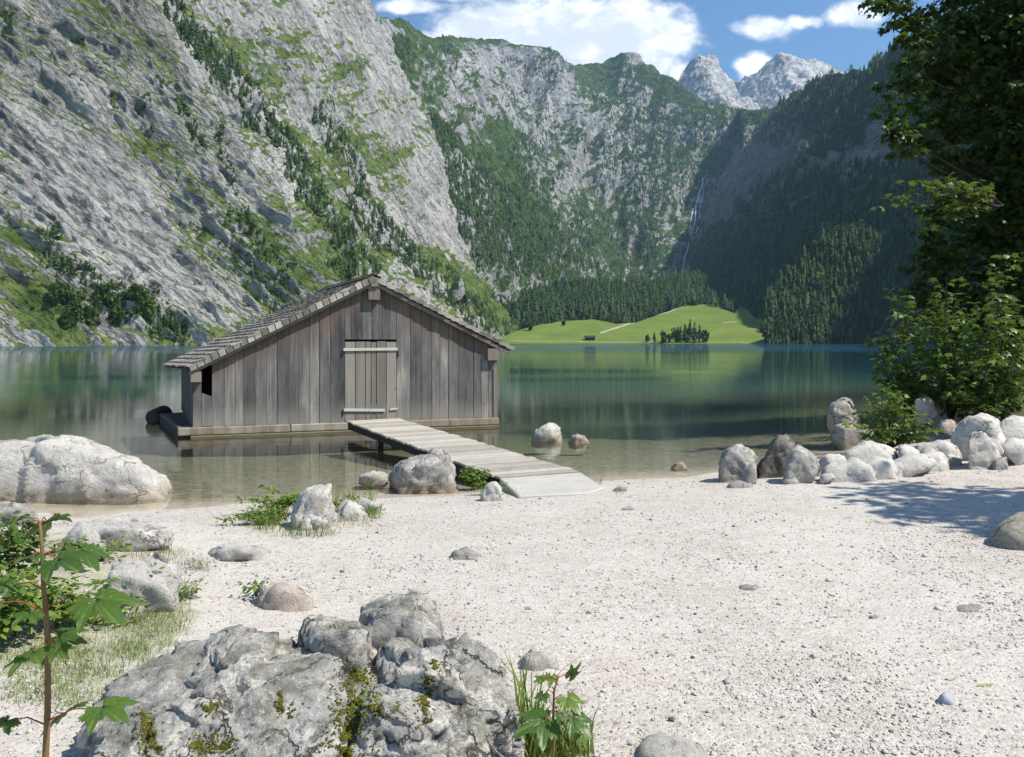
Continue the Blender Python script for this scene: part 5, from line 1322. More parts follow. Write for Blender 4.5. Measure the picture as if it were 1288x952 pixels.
# ================================================================== PLANTS
def ground_scatter(n, cx, cy, rx, ry, dens=None):
    px = cx + rx * rng.uniform(-1, 1, n); py = cy + ry * rng.uniform(-1, 1, n)
    k = ((px - cx) / rx) ** 2 + ((py - cy) / ry) ** 2 < rng.uniform(0.2, 1, n)
    return G(px[k], py[k])


def grass_patch(label, spots, hlo, hhi, mat=None, name='grass', lean=0.6):
    pos = np.concatenate([ground_scatter(*s) for s in spots])
    pos[:, 2] -= 0.005
    k = rng.random(len(pos)) < np.clip(0.7 + 1.2 * fbm(pos * [3, 3, 0], 3), 0.08, 1)
    pos = pos[k]
    return tag(blades(name, pos, rng.uniform(hlo, hhi, len(pos)), mat or M_GRASS, None, 0.06, lean), label, 'grass', None, 'stuff')


grass_patch('short patchy grass growing through the gravel on the left', [(9000, 60, 800, 190, 50), (7000, 175, 775, 75, 30), (3500, 60, 860, 110, 36), (3500, 120, 830, 90, 30), (1500, 215, 745, 30, 22), (1200, 170, 815, 60, 20)], 0.02, 0.055)
grass_patch('dry straw tufts between the left rocks', [(500, 205, 700, 36, 12), (350, 250, 712, 30, 10), (450, 165, 700, 60, 10)], 0.03, 0.09, M_DRYGRASS)
grass_patch('green grass tuft spreading around the pale rock by the shore', [(1500, 335, 655, 30, 14), (700, 352, 640, 18, 16), (500, 380, 672, 55, 6), (500, 440, 654, 34, 10), (300, 470, 648, 14, 6)], 0.04, 0.13)
grass_patch('grass growing at the side of the footbridge landing', [(500, 600, 612, 26, 12), (260, 632, 622, 26, 6), (90, 752, 608, 8, 4), (90, 782, 620, 9, 3)], 0.04, 0.13)
grass_patch('short grass around the flat stone at the bottom edge', [(700, 845, 934, 62, 14), (300, 905, 945, 20, 10)], 0.02, 0.05)
grass_patch('grass under the leafy seedling right of the big boulder', [(900, 690, 948, 60, 30)], 0.06, 0.2)
# tall thin grass behind the shore mound
pos = G(rng.uniform(415, 470, 130), rng.uniform(628, 650, 130))
tag(blades('tall_grass', pos, rng.uniform(0.15, 0.38, len(pos)), M_GRASS, None, 0.02, 0.35), 'thin tall grass stalks behind the shore mound', 'grass', None, 'stuff')


def leafy(name, label, base, tips, nleaf, size, mat, cat='plant', group=None, tmpl=None, stem=0.006, spread=0.12, droop=0.5, stemmat=None, kids=('stem', 'foliage')):
    """plant with curved stems from base to the tips and leaves along their upper parts"""
    base = np.array(base, float); r = empty(name, label, cat, tuple(base), group)
    mb = MB(); pos = []; dr = []
    for tp in tips:
        tp = np.array(tp, float) - base; mid = tp * 0.5 + [0, 0, 0.12 * np.linalg.norm(tp[:2])] + rng.normal(0, 0.03, 3) * np.linalg.norm(tp)
        pts = [np.zeros(3), tp * 0.25 * [0.6, 0.6, 1.0] + mid * 0.1, mid, tp * 0.8 + mid * 0.12, tp]
        mb.tube(pts, [stem, stem * 0.85, stem * 0.65, stem * 0.45, stem * 0.25], 5)
        for _ in range(nleaf):
            k = rng.uniform(0.25, 1.0) ** 0.7; seg = min(int(k * 4), 3); f = k * 4 - seg
            p = pts[seg] * (1 - f) + pts[seg + 1] * f
            a = rng.uniform(0, 2 * np.pi); d = np.array([math.cos(a), math.sin(a), rng.uniform(-0.1, 0.5)])
            pos.append(p + d * rng.uniform(0.15, 1) * spread); dr.append(d)
    mb.build(kids[0], stemmat or M_STEM, r, 0, True)
    tm = tmpl or LEAF6; n = len(pos)
    baked(kids[1], tm[0], tm[1], np.array(pos), leaf_rots(dr, droop, 0.45), size * rng.uniform(0.55, 1.2, n), np.clip(rng.normal(0.5, 0.25, n), 0, 1), mat, r)
    return r


# ---- weeds on the left between the rocks
def weed(px, py, label, hgt, wid, n, size, mat, stems=9, group=None, tmpl=None):
    b = G(px, py) if py > HY + 40 else P(px, py, 6)
    tips = [b + np.array([rng.normal(0, wid), rng.normal(0, wid * 0.7), hgt * rng.uniform(0.45, 1.05)]) for _ in range(stems)]
    return leafy('weed', label, b, tips, n, size, mat, 'weed', group, tmpl, 0.004, 0.07, 0.6)
weed(18, 800, 'dense yellow green weed clump at the left edge', 0.34, 0.14, 42, 0.055, M_WEED, 12)
weed(70, 790, 'leafy weed in front of the bluish grey stone', 0.26, 0.13, 34, 0.05, M_WEED, 11)
weed(120, 785, 'low weed growing at the foot of the angular pale rock', 0.16, 0.14, 26, 0.045, M_WEED, 9)
weed(15, 745, 'tall dark green weed at the left edge behind the sapling', 0.50, 0.16, 40, 0.07, M_BUSH, 12)
weed(-25, 820, 'broad weed cut off by the left edge of the picture', 0.4, 0.16, 40, 0.06, M_WEED, 12)
weed(165, 762, 'small weed leaning against the angular pale rock', 0.24, 0.07, 18, 0.04, M_WEED, 6)
weed(128, 706, 'green weed tuft under the long low pale rock', 0.14, 0.16, 24, 0.04, M_WEED, 9)
weed(85, 712, 'weed tuft between the two left stones', 0.2, 0.12, 24, 0.05, M_BUSH, 8)
weed(232, 752, 'small green weed right of the angular pale rock', 0.1, 0.08, 18, 0.035, M_WEED, 7)
weed(352, 648, 'bushy green herb on the left of the shore mound', 0.26, 0.20, 44, 0.05, M_WEED, 14)
weed(330, 660, 'low herb at the left foot of the shore mound', 0.14, 0.2, 34, 0.045, M_WEED, 12)
weed(432, 642, 'herb between the two pale rocks of the shore mound', 0.18, 0.10, 26, 0.04, M_WEED, 9)
weed(455, 650, 'low reddish green herb at the right of the shore mound', 0.08, 0.12, 24, 0.035, M_WEED, 8)
weed(594, 616, 'bright green weed beside the footbridge beam', 0.30, 0.12, 36, 0.06, M_BUSHLT, 12)
weed(618, 622, 'low green weed at the footbridge end', 0.16, 0.12, 26, 0.05, M_WEED, 9)
weed(322, 752, 'small grass like weed left of the pinkish rock', 0.12, 0.04, 14, 0.04, M_WEED, 5)

# ---- moss in the cracks of the foreground boulder
fb = BVHTree.FromPolygons([tuple(front.matrix_basis @ v.co if False else (v.co + front.location)) for v in front.data.vertices], [tuple(p.vertices) for p in front.data.polygons])
def moss(path, wd, n, mat=M_MOSS, size=(0.004, 0.014), name='moss'):
    pts = []; path = np.array(path, float); seg = np.hypot(*np.diff(path, axis=0).T); cum = np.concatenate([[0], np.cumsum(seg)])
    for _ in range(n):
        s_ = np.clip(rng.uniform(-0.1, 1.1), 0, 1) * cum[-1]; g_ = 0.15 + 1.9 * (0.5 + 0.5 * math.sin(s_ * 0.31 + wd)) ** 2; x = np.interp(s_, cum, path[:, 0]) + rng.normal(0, wd * g_) + 3 * math.sin(s_ * 0.21); y = np.interp(s_, cum, path[:, 1]) + rng.normal(0, wd * 0.9 * g_)
        if fbm(np.array([[x / 9, y / 9, 1.7]]), 3)[0] < -0.12: continue
        d = Vector(((x - CX) / F, 1, (HY - y) / F)).normalized(); h = fb.ray_cast(Vector((0, 0, H)), d)
        if h[0] is not None: pts.append(np.array(h[0]) - np.array(front.location))
    if len(pts) < 5: return None
    pts = np.array(pts)
    o = baked(name, BLOB[0], BLOB[1], pts, rand_rot(len(pts), 0.6), np.stack([rng.uniform(*size, len(pts))] * 2 + [rng.uniform(size[0], size[1] * 0.7, len(pts))], -1), rng.random(len(pts)), mat, front, jitter=0.06)
    o['kind'] = 'stuff'
    return o
moss([(440, 826), (452, 850), (448, 880), (438, 905), (432, 945)], 9, 3600)
moss([(546, 832), (538, 862), (534, 885), (530, 905)], 3.5, 900)
moss([(500, 890), (470, 893), (455, 890)], 5, 600)
moss([(352, 872), (362, 900)], 3.5, 500); moss([(248, 890), (275, 886)], 3.5, 400); moss([(240, 938), (290, 940)], 5, 600); moss([(178, 895), (188, 930), (196, 948)], 4, 800); moss([(468, 790), (480, 806)], 7, 600)
pos = []
for _ in range(90):
    x, y = rng.normal(452, 10), rng.uniform(830, 900); d = Vector(((x - CX) / F, 1, (HY - y) / F)).normalized(); h = fb.ray_cast(Vector((0, 0, H)), d)
    if h[0] is not None: pos.append(np.array(h[0]) - np.array(front.location))
pos = np.array(pos); dr_ = rng.normal(0, 1, (len(pos), 3)); dr_[:, 2] = np.abs(dr_[:, 2])
baked('stonecrop', LEAF6[0], LEAF6[1], pos, leaf_rots(dr_, 0.3), rng.uniform(0.012, 0.03, len(pos)), rng.random(len(pos)), M_WEED, front)['kind'] = 'stuff'

# ---- near maple leaves: finely shaped blades
def bigleaf_template(lobes=5, rings=5):
    out = []
    for ang in np.linspace(-150, 150, 61):
        a = math.radians(ang); r = 0.0
        for la, lr, lw in ((0, 1.0, 26), (52, 0.86, 24), (-52, 0.86, 24), (112, 0.55, 24), (-112, 0.55, 24)):
            r = max(r, lr * max(0, 1 - (abs(ang - la) / lw) ** 1.25) ** 0.55 if abs(ang - la) < lw else 0)
        r = max(r, 0.56 if abs(ang) < 118 else 0.40)
        r *= 1 + 0.05 * math.sin(ang * 0.9) * (1 if r > 0.45 else 0.3)
        out.append((r * math.sin(a), r * math.cos(a), ang))
    v = []; vein = []; nc = len(out)
    for k in range(rings + 1):
        f = (k / rings) ** 0.8
        for x, y, ang in out:
            q = abs(((ang + 26 + 360) % 52) - 26) / 26 if abs(ang) < 130 else 1
            px_, py_ = x * f, y * f
            z = 0.06 * q * f - 0.32 * (px_ ** 2) - 0.20 * max(py_, 0) ** 2 + 0.03 * math.sin(ang * 0.35 + 6 * f)
            v.append((px_, py_ + 0.12, z)); vein.append(max(0, 1 - q * 7) if f > 0.02 else 1)
    f = [(k * nc + i, k * nc + i + 1, (k + 1) * nc + i + 1, (k + 1) * nc + i) for k in range(rings) for i in range(nc - 1)]
    f = [(a, b_, c) for a, b_, c, d in f] + [(a, c, d) for a, b_, c, d in f]
    return np.array(v), np.array(f), np.array(vein)
BIG = bigleaf_template()


def near_leaf(parent, base_local, tip_local, size, stem_from, tone=0.5, roll=0.0, normal=(0, 0, 1)):
    base_local = np.array(base_local, float); tip_local = base_local + (np.array(tip_local, float) - base_local) * (0.56 if parent['category'] == 'sapling' else 0.72); d = tip_local - base_local; L = np.linalg.norm(d); d /= L
    n = np.array(normal, float); x = np.cross(d, n); x /= np.linalg.norm(x) + 1e-9; z = np.cross(x, d)
    Rm = np.stack([x, d, z], -1)[None]
    o = baked('leaf', BIG[0], BIG[1], base_local[None], Rm, np.array([[L * size, L, L]]), np.array([tone]), M_BIGLEAF, parent, True, {'vein': BIG[2]})
    mb = MB(); s = np.array(stem_from, float); mb.tube([s, (s + base_local) / 2 + [0, 0, 0.012], base_local + d * 0.12 * L], [0.0022, 0.0016, 0.0012], 6)
    st = mb.build('stalk', M_REDSTEM, o); return o


# sapling in the left foreground
Ys = 1.9
sb = P(55, 1150, Ys); sb[2] = float(ground_z(sb[0], sb[1])) - 0.02
sap = empty('maple_sapling', 'young maple sapling with red leaf stalks in the left foreground', 'sapling', tuple(sb))
Sx = lambda x, y, Yd=Ys: P(x, y, Yd) - sb
mb = MB(); mb.tube([np.zeros(3), Sx(57, 960), Sx(60, 890), Sx(60, 800), Sx(55, 740), Sx(53, 690), Sx(50, 655)], [0.009, 0.0075, 0.007, 0.0065, 0.0055, 0.0045, 0.0025], 8)
mb.build('stem', M_STEM, sap, 0, True)
for (bx, by, by_), (tx, ty, ty_), wd, (sx_, sy_), tone, nn in [
    ((118, 752, 1.86), (176, 792, 1.74), 0.95, (58, 764), 0.55, (0.15, -0.35, 1)),
    ((100, 690, 1.9), (138, 722, 1.8), 0.9, (53, 698), 0.45, (0.6, -0.5, 0.6)),
    ((70, 704, 1.8), (118, 712, 1.7), 0.9, (53, 700), 0.4, (0.1, -0.5, 1)),
    ((42, 700, 1.85), (2, 705, 1.75), 0.95, (52, 700), 0.4, (-0.1, -0.45, 1)),
    ((30, 668, 1.95), (5, 684, 1.9), 0.8, (51, 660), 0.5, (-0.3, -0.4, 1)),
    ((60, 655, 1.95), (48, 668, 2.1), 0.8, (51, 658), 0.5, (0.0, -0.5, 1)),
    ((-8, 757, 1.8), (-70, 775, 1.7), 0.9, (56, 768), 0.5, (0, -0.4, 1)),
    ((40, 770, 1.75), (0, 790, 1.65), 0.9, (57, 770), 0.35, (0.1, -0.6, 1)),
    ((70, 800, 1.95), (128, 806, 1.9), 0.8, (60, 800), 0.3, (0.1, -0.5, 1)),
    ((46, 818, 1.85), (-18, 860, 1.7), 0.95, (60, 812), 0.6, (-0.25, -0.5, 0.9)),
    ((20, 735, 1.95), (-30, 745, 1.9), 0.9, (55, 742), 0.45, (0, -0.5, 1)),
    ((72, 815, 1.8), (92, 832, 1.74), 0.9, (60, 808), 0.5, (0.1, -0.5, 1)),
    ((126, 888, 1.82), (178, 908, 1.74), 1.1, (58, 908), 0.6, (0.1, -0.25, 1)),
    ((84, 896, 1.95), (62, 905, 2.05), 1.0, (58, 910), 0.5, (0, -0.4, 1)),
    ((12, 905, 1.9), (-40, 930, 1.8), 1.0, (58, 912), 0.5, (0, -0.4, 1)),
]:
    near_leaf(sap, Sx(bx, by, by_), Sx(tx, ty, ty_), wd, Sx(sx_, sy_), tone, 0, nn)

# seedling at the right end of the foreground boulder
Yq = 2.95
qb = P(690, 985, Yq); qb[2] = float(ground_z(qb[0], qb[1])) - 0.01
sd = empty('maple_seedling', 'small maple seedling with broad leaves right of the foreground boulder', 'seedling', tuple(qb))
Sq = lambda x, y, Yd=Yq: P(x, y, Yd) - qb
mb = MB(); mb.tube([np.zeros(3), Sq(697, 930), Sq(696, 900), Sq(697, 868), Sq(703, 850)], [0.007, 0.006, 0.005, 0.004, 0.003], 7); mb.build('stem', M_STEM, sd, 0, True)
for (bx, by, by_), (tx, ty, ty_), wd, (sx_, sy_), tone, nn in [
    ((690, 905, 2.88), (636, 924, 2.78), 1.0, (697, 895), 0.35, (-0.1, -0.5, 1)),
    ((712, 876, 2.92), (735, 902, 2.84), 1.1, (697, 880), 0.9, (0.3, -0.5, 0.9)),
    ((718, 900, 2.86), (752, 932, 2.78), 1.0, (697, 895), 0.4, (0.35, -0.6, 0.9)),
    ((706, 896, 2.84), (716, 918, 2.8), 0.9, (697, 890), 0.45, (0.2, -0.6, 0.9)),
    ((716, 852, 3.0), (735, 830, 2.98), 0.5, (703, 852), 0.7, (0.5, -0.5, 0.7)),
    ((684, 855, 3.0), (668, 846, 3.05), 0.9, (700, 855), 0.9, (0, -0.4, 1)),
    ((694, 850, 3.05), (690, 866, 2.98), 0.9, (701, 852), 0.9, (0, -0.7, 0.8)),
    ((684, 872, 2.95), (672, 890, 2.9), 0.9, (697, 872), 0.5, (-0.4, -0.6, 0.8)),
    ((730, 920, 2.9), (742, 948, 2.86), 0.8, (697, 905), 0.85, (0.4, -0.7, 0.6)),
]:
    near_leaf(sd, Sq(bx, by, by_), Sq(tx, ty, ty_), wd, Sq(sx_, sy_), tone, 0, nn)
# tuft of tall grass beside it
tb = G(655, 958); n = 75
tp = tb + rng.normal(0, 1, (n, 3)) * [0.05, 0.05, 0]
gt = empty('grass_tuft', 'tuft of tall grass blades leaning over the right end of the boulder', 'grass tuft', tuple(tb))
g_ = blades('blade', tp - tb, rng.uniform(0.18, 0.44, n), M_GRASS, gt, 0.032, 0.45)
g_['kind'] = 'stuff'

# ================================================================== TREES AND BUSHES ON THE RIGHT SHORE
def bush(label, base, stems, leaf, size, nleaf, mat, name='bush', spread=0.25, group=None, cat='bush'):
    return leafy(name, label, base, stems, nleaf, size, mat, cat, group, MAPLE_LO, 0.014, spread, 0.55, M_BARK, ('stem', 'foliage'))


def stems_from(px_list, Y, jit=0.25):
    return [P(x, y, Y + rng.uniform(-jit, jit)) for x, y in px_list]


def gz(px, Y): 
    x = (px - CX) * Y / F; return np.array([x, Y, float(ground_z(x, Y))])
bush('low bright green maple bush growing among the white stones', gz(1118, 14.2), stems_from([(1085, 520), (1095, 500), (1108, 488), (1118, 482), (1128, 495), (1140, 508), (1150, 522), (1165, 530), (1178, 540), (1072, 535), (1100, 520), (1125, 515), (1135, 535), (1110, 540), (1088, 545), (1150, 545), (1118, 505), (1165, 550), (1130, 552), (1105, 553)], 13.9, 0.4), 0, 0.10, 46, M_BUSHLT, 'bush', 0.14)
bush('tall maple bush with stepped leaf layers left of the dark tree', gz(1150, 15.8), stems_from([(1128, 362), (1132, 375), (1125, 400), (1120, 420), (1110, 430), (1100, 440), (1098, 420), (1140, 395), (1150, 420), (1130, 440), (1118, 455), (1145, 445), (1140, 470), (1125, 480), (1160, 460), (1155, 490), (1135, 495), (1170, 430), (1165, 480), (1115, 475)], 15.6, 0.5), 0, 0.17, 36, M_BUSH, 'maple_bush', 0.25)
bush('tallest maple bush with a narrow pointed top before the dark tree', gz(1195, 15.6), stems_from([(1190, 348), (1188, 365), (1192, 385), (1180, 400), (1200, 405), (1210, 395), (1172, 420), (1195, 425), (1215, 430), (1185, 445), (1205, 455), (1175, 465), (1220, 460), (1195, 480), (1210, 490), (1180, 495), (1200, 505), (1230, 445), (1225, 480)], 15.3, 0.5), 0, 0.17, 38, M_BUSH, 'maple_bush', 0.26)
bush('maple bush at the right edge reaching high beside the dark tree', gz(1262, 15.4), stems_from([(1258, 318), (1260, 335), (1262, 350), (1255, 370), (1268, 372), (1250, 395), (1270, 400), (1240, 415), (1258, 425), (1275, 430), (1245, 440), (1265, 450), (1280, 445), (1250, 470), (1270, 475), (1240, 485), (1285, 480), (1258, 500), (1275, 505), (1240, 505)], 15.1, 0.5), 0, 0.17, 38, M_BUSH, 'maple_bush', 0.26)
bush('low maple bush of lighter leaves behind the right stone pile', gz(1240, 14.9), stems_from([(1205, 470), (1220, 455), (1240, 450), (1255, 455), (1270, 452), (1285, 460), (1215, 490), (1232, 480), (1250, 485), (1268, 490), (1222, 510), (1245, 512), (1265, 515), (1285, 505), (1295, 480), (1200, 495)], 14.7, 0.4), 0, 0.13, 48, M_BUSH, 'maple_bush', 0.22)
bush('dark shaded bush behind the tall maple bushes', gz(1185, 17.2), stems_from([(1145, 420), (1160, 400), (1175, 390), (1200, 385), (1225, 390), (1250, 380), (1275, 385), (1150, 450), (1180, 440), (1210, 440), (1240, 440), (1270, 440), (1290, 420), (1165, 480), (1200, 480), (1235, 480), (1270, 480), (1142, 470), (1155, 505), (1190, 505), (1225, 505)], 17.0, 0.5), 0, 0.17, 50, M_MAPLESHADE, 'maple_bush', 0.4)


def broad_tree(label, base, height, clumps, per, leaf, mat, trunk_r=0.28, branches=True, seed=3, name='maple_tree'):
    """clumps: (x, y, z, radius, flatness) leaf masses relative to base; each gets its limb"""
    base = np.array(base, float); r = empty(name, label, 'tree', tuple(base))
    rr = np.random.default_rng(seed)
    mb = MB(); top = np.array([0, 0, height]); tr = [np.array([0, 0, -0.4]), np.array([0.05, 0, height * 0.3]), np.array([-0.1, 0.1, height * 0.6]), np.array([0.05, 0, height * 0.92])]
    mb.tube(tr, [trunk_r * 1.15, trunk_r * 0.85, trunk_r * 0.5, trunk_r * 0.12], 10); mb.build('trunk', M_BARK, r, 0, True)
    mb = MB(); pos = []; dirs = []; tone = []
    for (x, y, z, rad, fl) in clumps:
        c = np.array([x, y, z]); zs = max(height * 0.12, z - 0.45 * math.hypot(x, y) - 0.3)
        s = np.array([0, 0, min(zs, height * 0.85)]); m = (s + c) / 2 + [0, 0, 0.06 * np.linalg.norm(c - s)]
        mb.tube([s, m, c], [0.035 + 0.018 * np.linalg.norm(c - s), 0.045, 0.012], 5)
        n = int(per * rad ** 2)
        # leaves sit in flat sprays inside the clump
        ns = max(5, int(9 * rad)); sc_ = rr.normal(0, 1, (ns, 3)); sc_ /= np.linalg.norm(sc_, axis=1)[:, None]; sc_ *= rr.uniform(0.25, 1, (ns, 1)) ** 0.6
        k = rr.integers(0, ns, n)
        o = rr.normal(0, 1, (n, 3)) * [0.27, 0.27, 0.07]
        p = sc_[k] * [1, 1, fl] + o
        out = p.copy(); out[:, 2] *= 0.3; out += rr.normal(0, 0.35, (n, 3)); out /= np.linalg.norm(out, axis=1)[:, None]
        pos.append(c + p * rad); dirs.append(out); tone.append(np.clip(rr.normal(0.45, 0.25, n), 0, 1))
        for q in sc_[:5]: mb.tube([c * 0.98 + m * 0.02, c + q * rad * [0.5, 0.5, 0.5 * fl] + [0, 0, 0.05], c + q * rad * [1, 1, fl]], [0.014, 0.010, 0.004], 4)
    mb.build('limb', M_BARK, r)
    pos = np.concatenate(pos); dirs = np.concatenate(dirs); tone = np.concatenate(tone)
    baked('crown', MAPLE_LO[0], MAPLE_LO[1], pos, leaf_rots(dirs, 0.7, 0.45), leaf * rr.uniform(0.6, 1.25, len(pos)), tone, mat, r)
    return r


TB = np.array([14.1, 20.4, 1.2])
cl = []
def addpx(px, py, Y, rad, fl=0.6): q = P(px, py, Y * 1.12) - TB; cl.append((q[0], q[1], q[2], rad * (0.84 if px < 1215 else 1.08), fl))
for a in [  # left outline of the crown as the picture shows it
    (1118, 8, 16.6, 0.50, 0.6), (1100, -4, 16.6, 0.45, 0.5), (1148, 18, 16.8, 0.6, 0.6), (1118, 32, 16.5, 0.26, 0.9), (1150, 52, 16.6, 0.35, 0.7), (1172, 60, 17, 0.7, 0.7), (1155, 90, 16.8, 0.6, 0.7), (1132, 110, 16.6, 0.50, 0.7), (1120, 140, 16.5, 0.45, 0.7), (1126, 165, 16.4, 0.45, 0.7), (1118, 178, 16.5, 0.33, 0.8), (1140, 188, 16.5, 0.38, 0.7), (1170, 130, 17, 0.8, 0.8), (1190, 95, 17.2, 0.9, 0.8), (1160, 160, 16.8, 0.6, 0.8), (1185, 180, 17, 0.6, 0.8), (1205, 150, 17.4, 0.9, 0.8), (1210, 60, 17.4, 1.0, 0.8), (1240, 20, 17.4, 1.1, 0.8), (1200, 10, 17.2, 0.8, 0.7), (1245, 100, 17.6, 1.2, 0.9), (1250, 170, 17.6, 1.1, 0.9), (1285, 60, 17.6, 1.3, 0.9), (1290, 140, 17.6, 1.2, 0.9),
    (1205, 210, 17.2, 0.6, 0.8), (1190, 225, 17.2, 0.5, 0.8), (1215, 225, 17.4, 0.8, 0.9), (1250, 235, 17.6, 1.0, 0.9), (1180, 260, 17.2, 0.6, 0.9), (1205, 275, 17.5, 0.8, 0.9), (1240, 290, 17.6, 1.0, 0.9), (1165, 300, 17.2, 0.5, 0.9), (1185, 320, 17.4, 0.7, 0.9), (1165, 340, 17.4, 0.55, 0.9), (1215, 335, 17.6, 0.9, 0.9), (1255, 345, 17.7, 1.0, 0.9), (1285, 220, 17.7, 1.2, 0.9), (1290, 300, 17.7, 1.1, 0.9), (1180, 370, 17.5, 0.7, 0.9), (1225, 380, 17.7, 0.9, 0.9), (1270, 390, 17.7, 1.0, 0.9), (1195, 410, 17.7, 0.7, 0.9), (1290, 430, 17.7, 1.0, 0.9)]: addpx(*a)
addpx(1330, 100, 17, 2.0); addpx(1340, 250, 17, 1.8); addpx(1350, 0, 17.5, 2.2); addpx(1330, -120, 18, 2.4); addpx(1240, -90, 18, 1.8); addpx(1180, -60, 17.5, 1.2); addpx(1420, 60, 17.8, 2.4); addpx(1450, 200, 18, 2.2); addpx(1430, -120, 17.6, 2.4); addpx(1400, 330, 18, 1.8); addpx(1520, 100, 17.5, 2.2); addpx(1540, -60, 17.2, 2.2); addpx(1330, -230, 18, 2.2)
broad_tree('tall dark leafy maple tree filling the upper right corner', TB, 12.5, cl, 560, 0.19, M_MAPLESHADE, 0.3)
# sunlit spray of leaves hanging before the dark crown
bush('sunlit maple branchlets hanging out low from the dark tree', P(1262, 258, 16.0), stems_from([(1105, 262), (1118, 250), (1135, 232), (1150, 228), (1160, 240), (1170, 235), (1185, 245), (1200, 232), (1215, 245), (1140, 265), (1155, 275), (1165, 290), (1178, 262), (1195, 262), (1130, 250), (1210, 262), (1225, 240), (1190, 280)], 15.3, 0.2), 0, 0.17, 15, M_BUSH, 'maple_branch', 0.15, None, 'branch')
# trees outside the frame on the right: they throw the dappled shade on the gravel
def round_tree(label, base, height, crad, czc, n, per, seed):
    rr = np.random.default_rng(seed); c = []
    for _ in range(n):
        d = rr.normal(0, 1, 3); d /= np.linalg.norm(d); d *= rr.uniform(0.3, 1) ** 0.5
        c.append((d[0] * crad * 1.15, d[1] * crad * 0.6, czc + d[2] * crad * 0.75, rr.uniform(0.7, 1.1), 0.7))
    broad_tree(label, base, height, c, per, 0.22, M_MAPLESHADE, 0.25, seed=seed)
round_tree('leafy maple tree shading the right edge of the beach', (10.5, 6.6, 0.4), 7.5, 2.1, 5.6, 22, 170, 5)
# ================================================================== LIGHT, SKY, CAMERA
SUN_EL, SUN_AZ = 53.0, 110.0            # azimuth clockwise from +Y
sdir = Vector((math.sin(R_(SUN_AZ)) * math.cos(R_(SUN_EL)), math.cos(R_(SUN_AZ)) * math.cos(R_(SUN_EL)), math.sin(R_(SUN_EL))))
ld = bpy.data.lights.new('sun', 'SUN'); ld.energy = 4.6; ld.angle = R_(0.53); ld.color = (1.0, 0.94, 0.85)
lo = bpy.data.objects.new('sun', ld); COL.objects.link(lo); lo.rotation_euler = sdir.to_track_quat('Z', 'Y').to_euler()

w = bpy.data.worlds.new('World'); SC.world = w; w.use_nodes = True
b = NB(w.node_tree)
sky = b.n('ShaderNodeTexSky', {'sky_type': 'NISHITA'})
sky.sun_disc = False; sky.sun_elevation = R_(SUN_EL); sky.sun_rotation = R_(SUN_AZ); sky.altitude = 600; sky.air_density = 1.0; sky.dust_density = 0.4; sky.ozone_density = 1.4
g = b.coord('Generated')
sp = b.n('ShaderNodeSeparateXYZ', Vector=g)
dy = b.m('MAXIMUM', b.m('ABSOLUTE', sp.outputs['Y']), 0.08)
u = b.m('DIVIDE', sp.outputs['X'], dy); v = b.m('DIVIDE', sp.outputs['Z'], dy)
uv = b.n('ShaderNodeCombineXYZ', X=u, Y=v, Z=b.m('SIGN', sp.outputs['Y'])).outputs[0]
nA = b.n('ShaderNodeTexNoise', Vector=b.mapping(uv, (0, 0, 0), (1.0, 1.35, 1)), Scale=9.0, Detail=9.0, Roughness=0.58, Distortion=0.25).outputs['Fac']
nB = b.n('ShaderNodeTexNoise', Vector=b.mapping(uv, (0, 0, 0), (1.0, 1.8, 1), (3.3, 1.1, 0)), Scale=26.0, Detail=7.0, Roughness=0.6).outputs['Fac']
mass = None
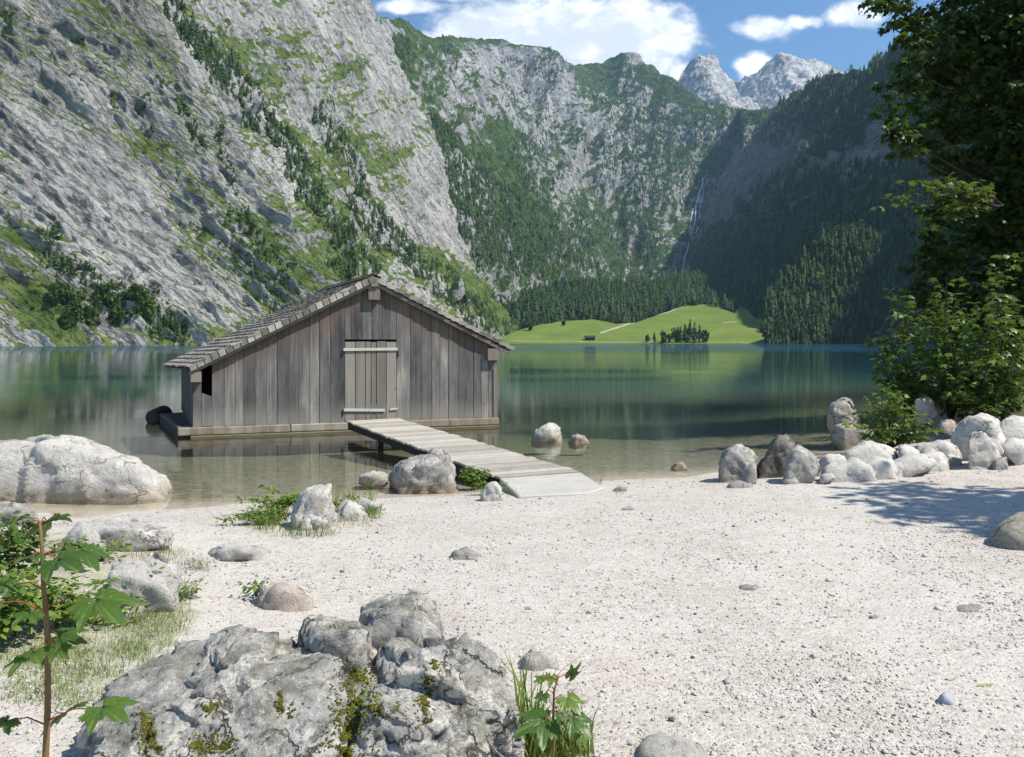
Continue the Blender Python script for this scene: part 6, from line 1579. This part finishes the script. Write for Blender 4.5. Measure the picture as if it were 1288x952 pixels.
for x, y, rx, ry, a in [(560, 62, 110, 30, 1.0), (640, 45, 110, 52, 1.1), (735, 48, 130, 54, 1.1), (815, 45, 75, 42, 0.95), (520, 8, 70, 12, 0.75), (590, -15, 120, 26, 0.8), (955, 32, 48, 17, 0.72), (1008, 27, 32, 12, 0.62), (1078, 18, 44, 22, 0.75), (950, 86, 24, 19, 0.9), (862, 92, 32, 18, 0.85), (820, 80, 55, 24, 0.8), (760, -25, 160, 30, 0.7), (880, 10, 60, 14, 0.35), (480, 45, 60, 20, 0.8), (1000, -60, 200, 30, 0.6), (640, -160, 260, 60, 0.7), (300, -260, 300, 90, 0.8), (900, -330, 400, 90, 0.8)]:
    dx = b.m('MULTIPLY', b.m('SUBTRACT', u, (x - CX) / F), F / rx); dv = b.m('MULTIPLY', b.m('SUBTRACT', v, (HY - y) / F), F / ry)
    e = b.m('EXPONENT', b.m('MULTIPLY', b.m('ADD', b.m('MULTIPLY', dx, dx), b.m('MULTIPLY', dv, dv)), -0.8))
    e = b.m('MULTIPLY', e, a)
    mass = e if mass is None else b.m('MAXIMUM', mass, e)
cl = b.m('ADD', mass, b.m('ADD', b.m('MULTIPLY', b.m('SUBTRACT', nA, 0.5), 1.25), b.m('MULTIPLY', b.m('SUBTRACT', nB, 0.5), 0.45)))
fac = b.ss(0.36, 0.72, cl)
ccol = b.mix(b.ss(0.40, 0.64, b.m('ADD', nA, b.m('MULTIPLY', b.m('SUBTRACT', nB, 0.5), 0.5))), (6.6, 7.0, 7.6), (10.2, 10.2, 10.2))
skyc = b.mix(1.0, sky.outputs[0], (0.68, 0.93, 1.10), 'MULTIPLY')
colr = b.mix(b.m('MULTIPLY', fac, 0.96), skyc, ccol)
bg = b.n('ShaderNodeBackground', Color=colr, Strength=0.10)
b.nt.links.new(bg.outputs[0], b.n('ShaderNodeOutputWorld').inputs['Surface'])

# thin summer haze over the valley
mb = MB(); mb.box((0, 2800, 1040), (4500, 0, 0), (0, 3000, 0), (0, 0, 1058))
hz = mb.build('haze', None); hm = bpy.data.materials.new('haze_air'); hm.use_nodes = True; hb = NB(hm.node_tree)
vol = hb.n('ShaderNodeVolumePrincipled', Color=(0.45, 0.72, 1.0, 1), Density=0.000062, Anisotropy=0.2)
hb.nt.links.new(vol.outputs[0], hb.n('ShaderNodeOutputMaterial').inputs['Volume']); hz.data.materials.append(hm)
tag(hz, 'thin bluish haze hanging in the valley air', 'haze', None, 'stuff')

cam = bpy.data.cameras.new('camera'); cam.sensor_width = 36.0; cam.lens = 36.0 * F / 1288.0
cam.shift_y = -(476.0 - HY) / 1288.0; cam.clip_start = 0.1; cam.clip_end = 20000
co = bpy.data.objects.new('camera', cam); COL.objects.link(co); co.location = (0, 0, H); co.rotation_euler = (R_(90), 0, 0)
SC.camera = co
SC.render.resolution_x = 1024; SC.render.resolution_y = 757
SC.view_settings.view_transform = 'Standard'; SC.view_settings.look = 'None'; SC.view_settings.exposure = 0.58; SC.view_settings.gamma = 1.0
SC.view_settings.use_curve_mapping = False
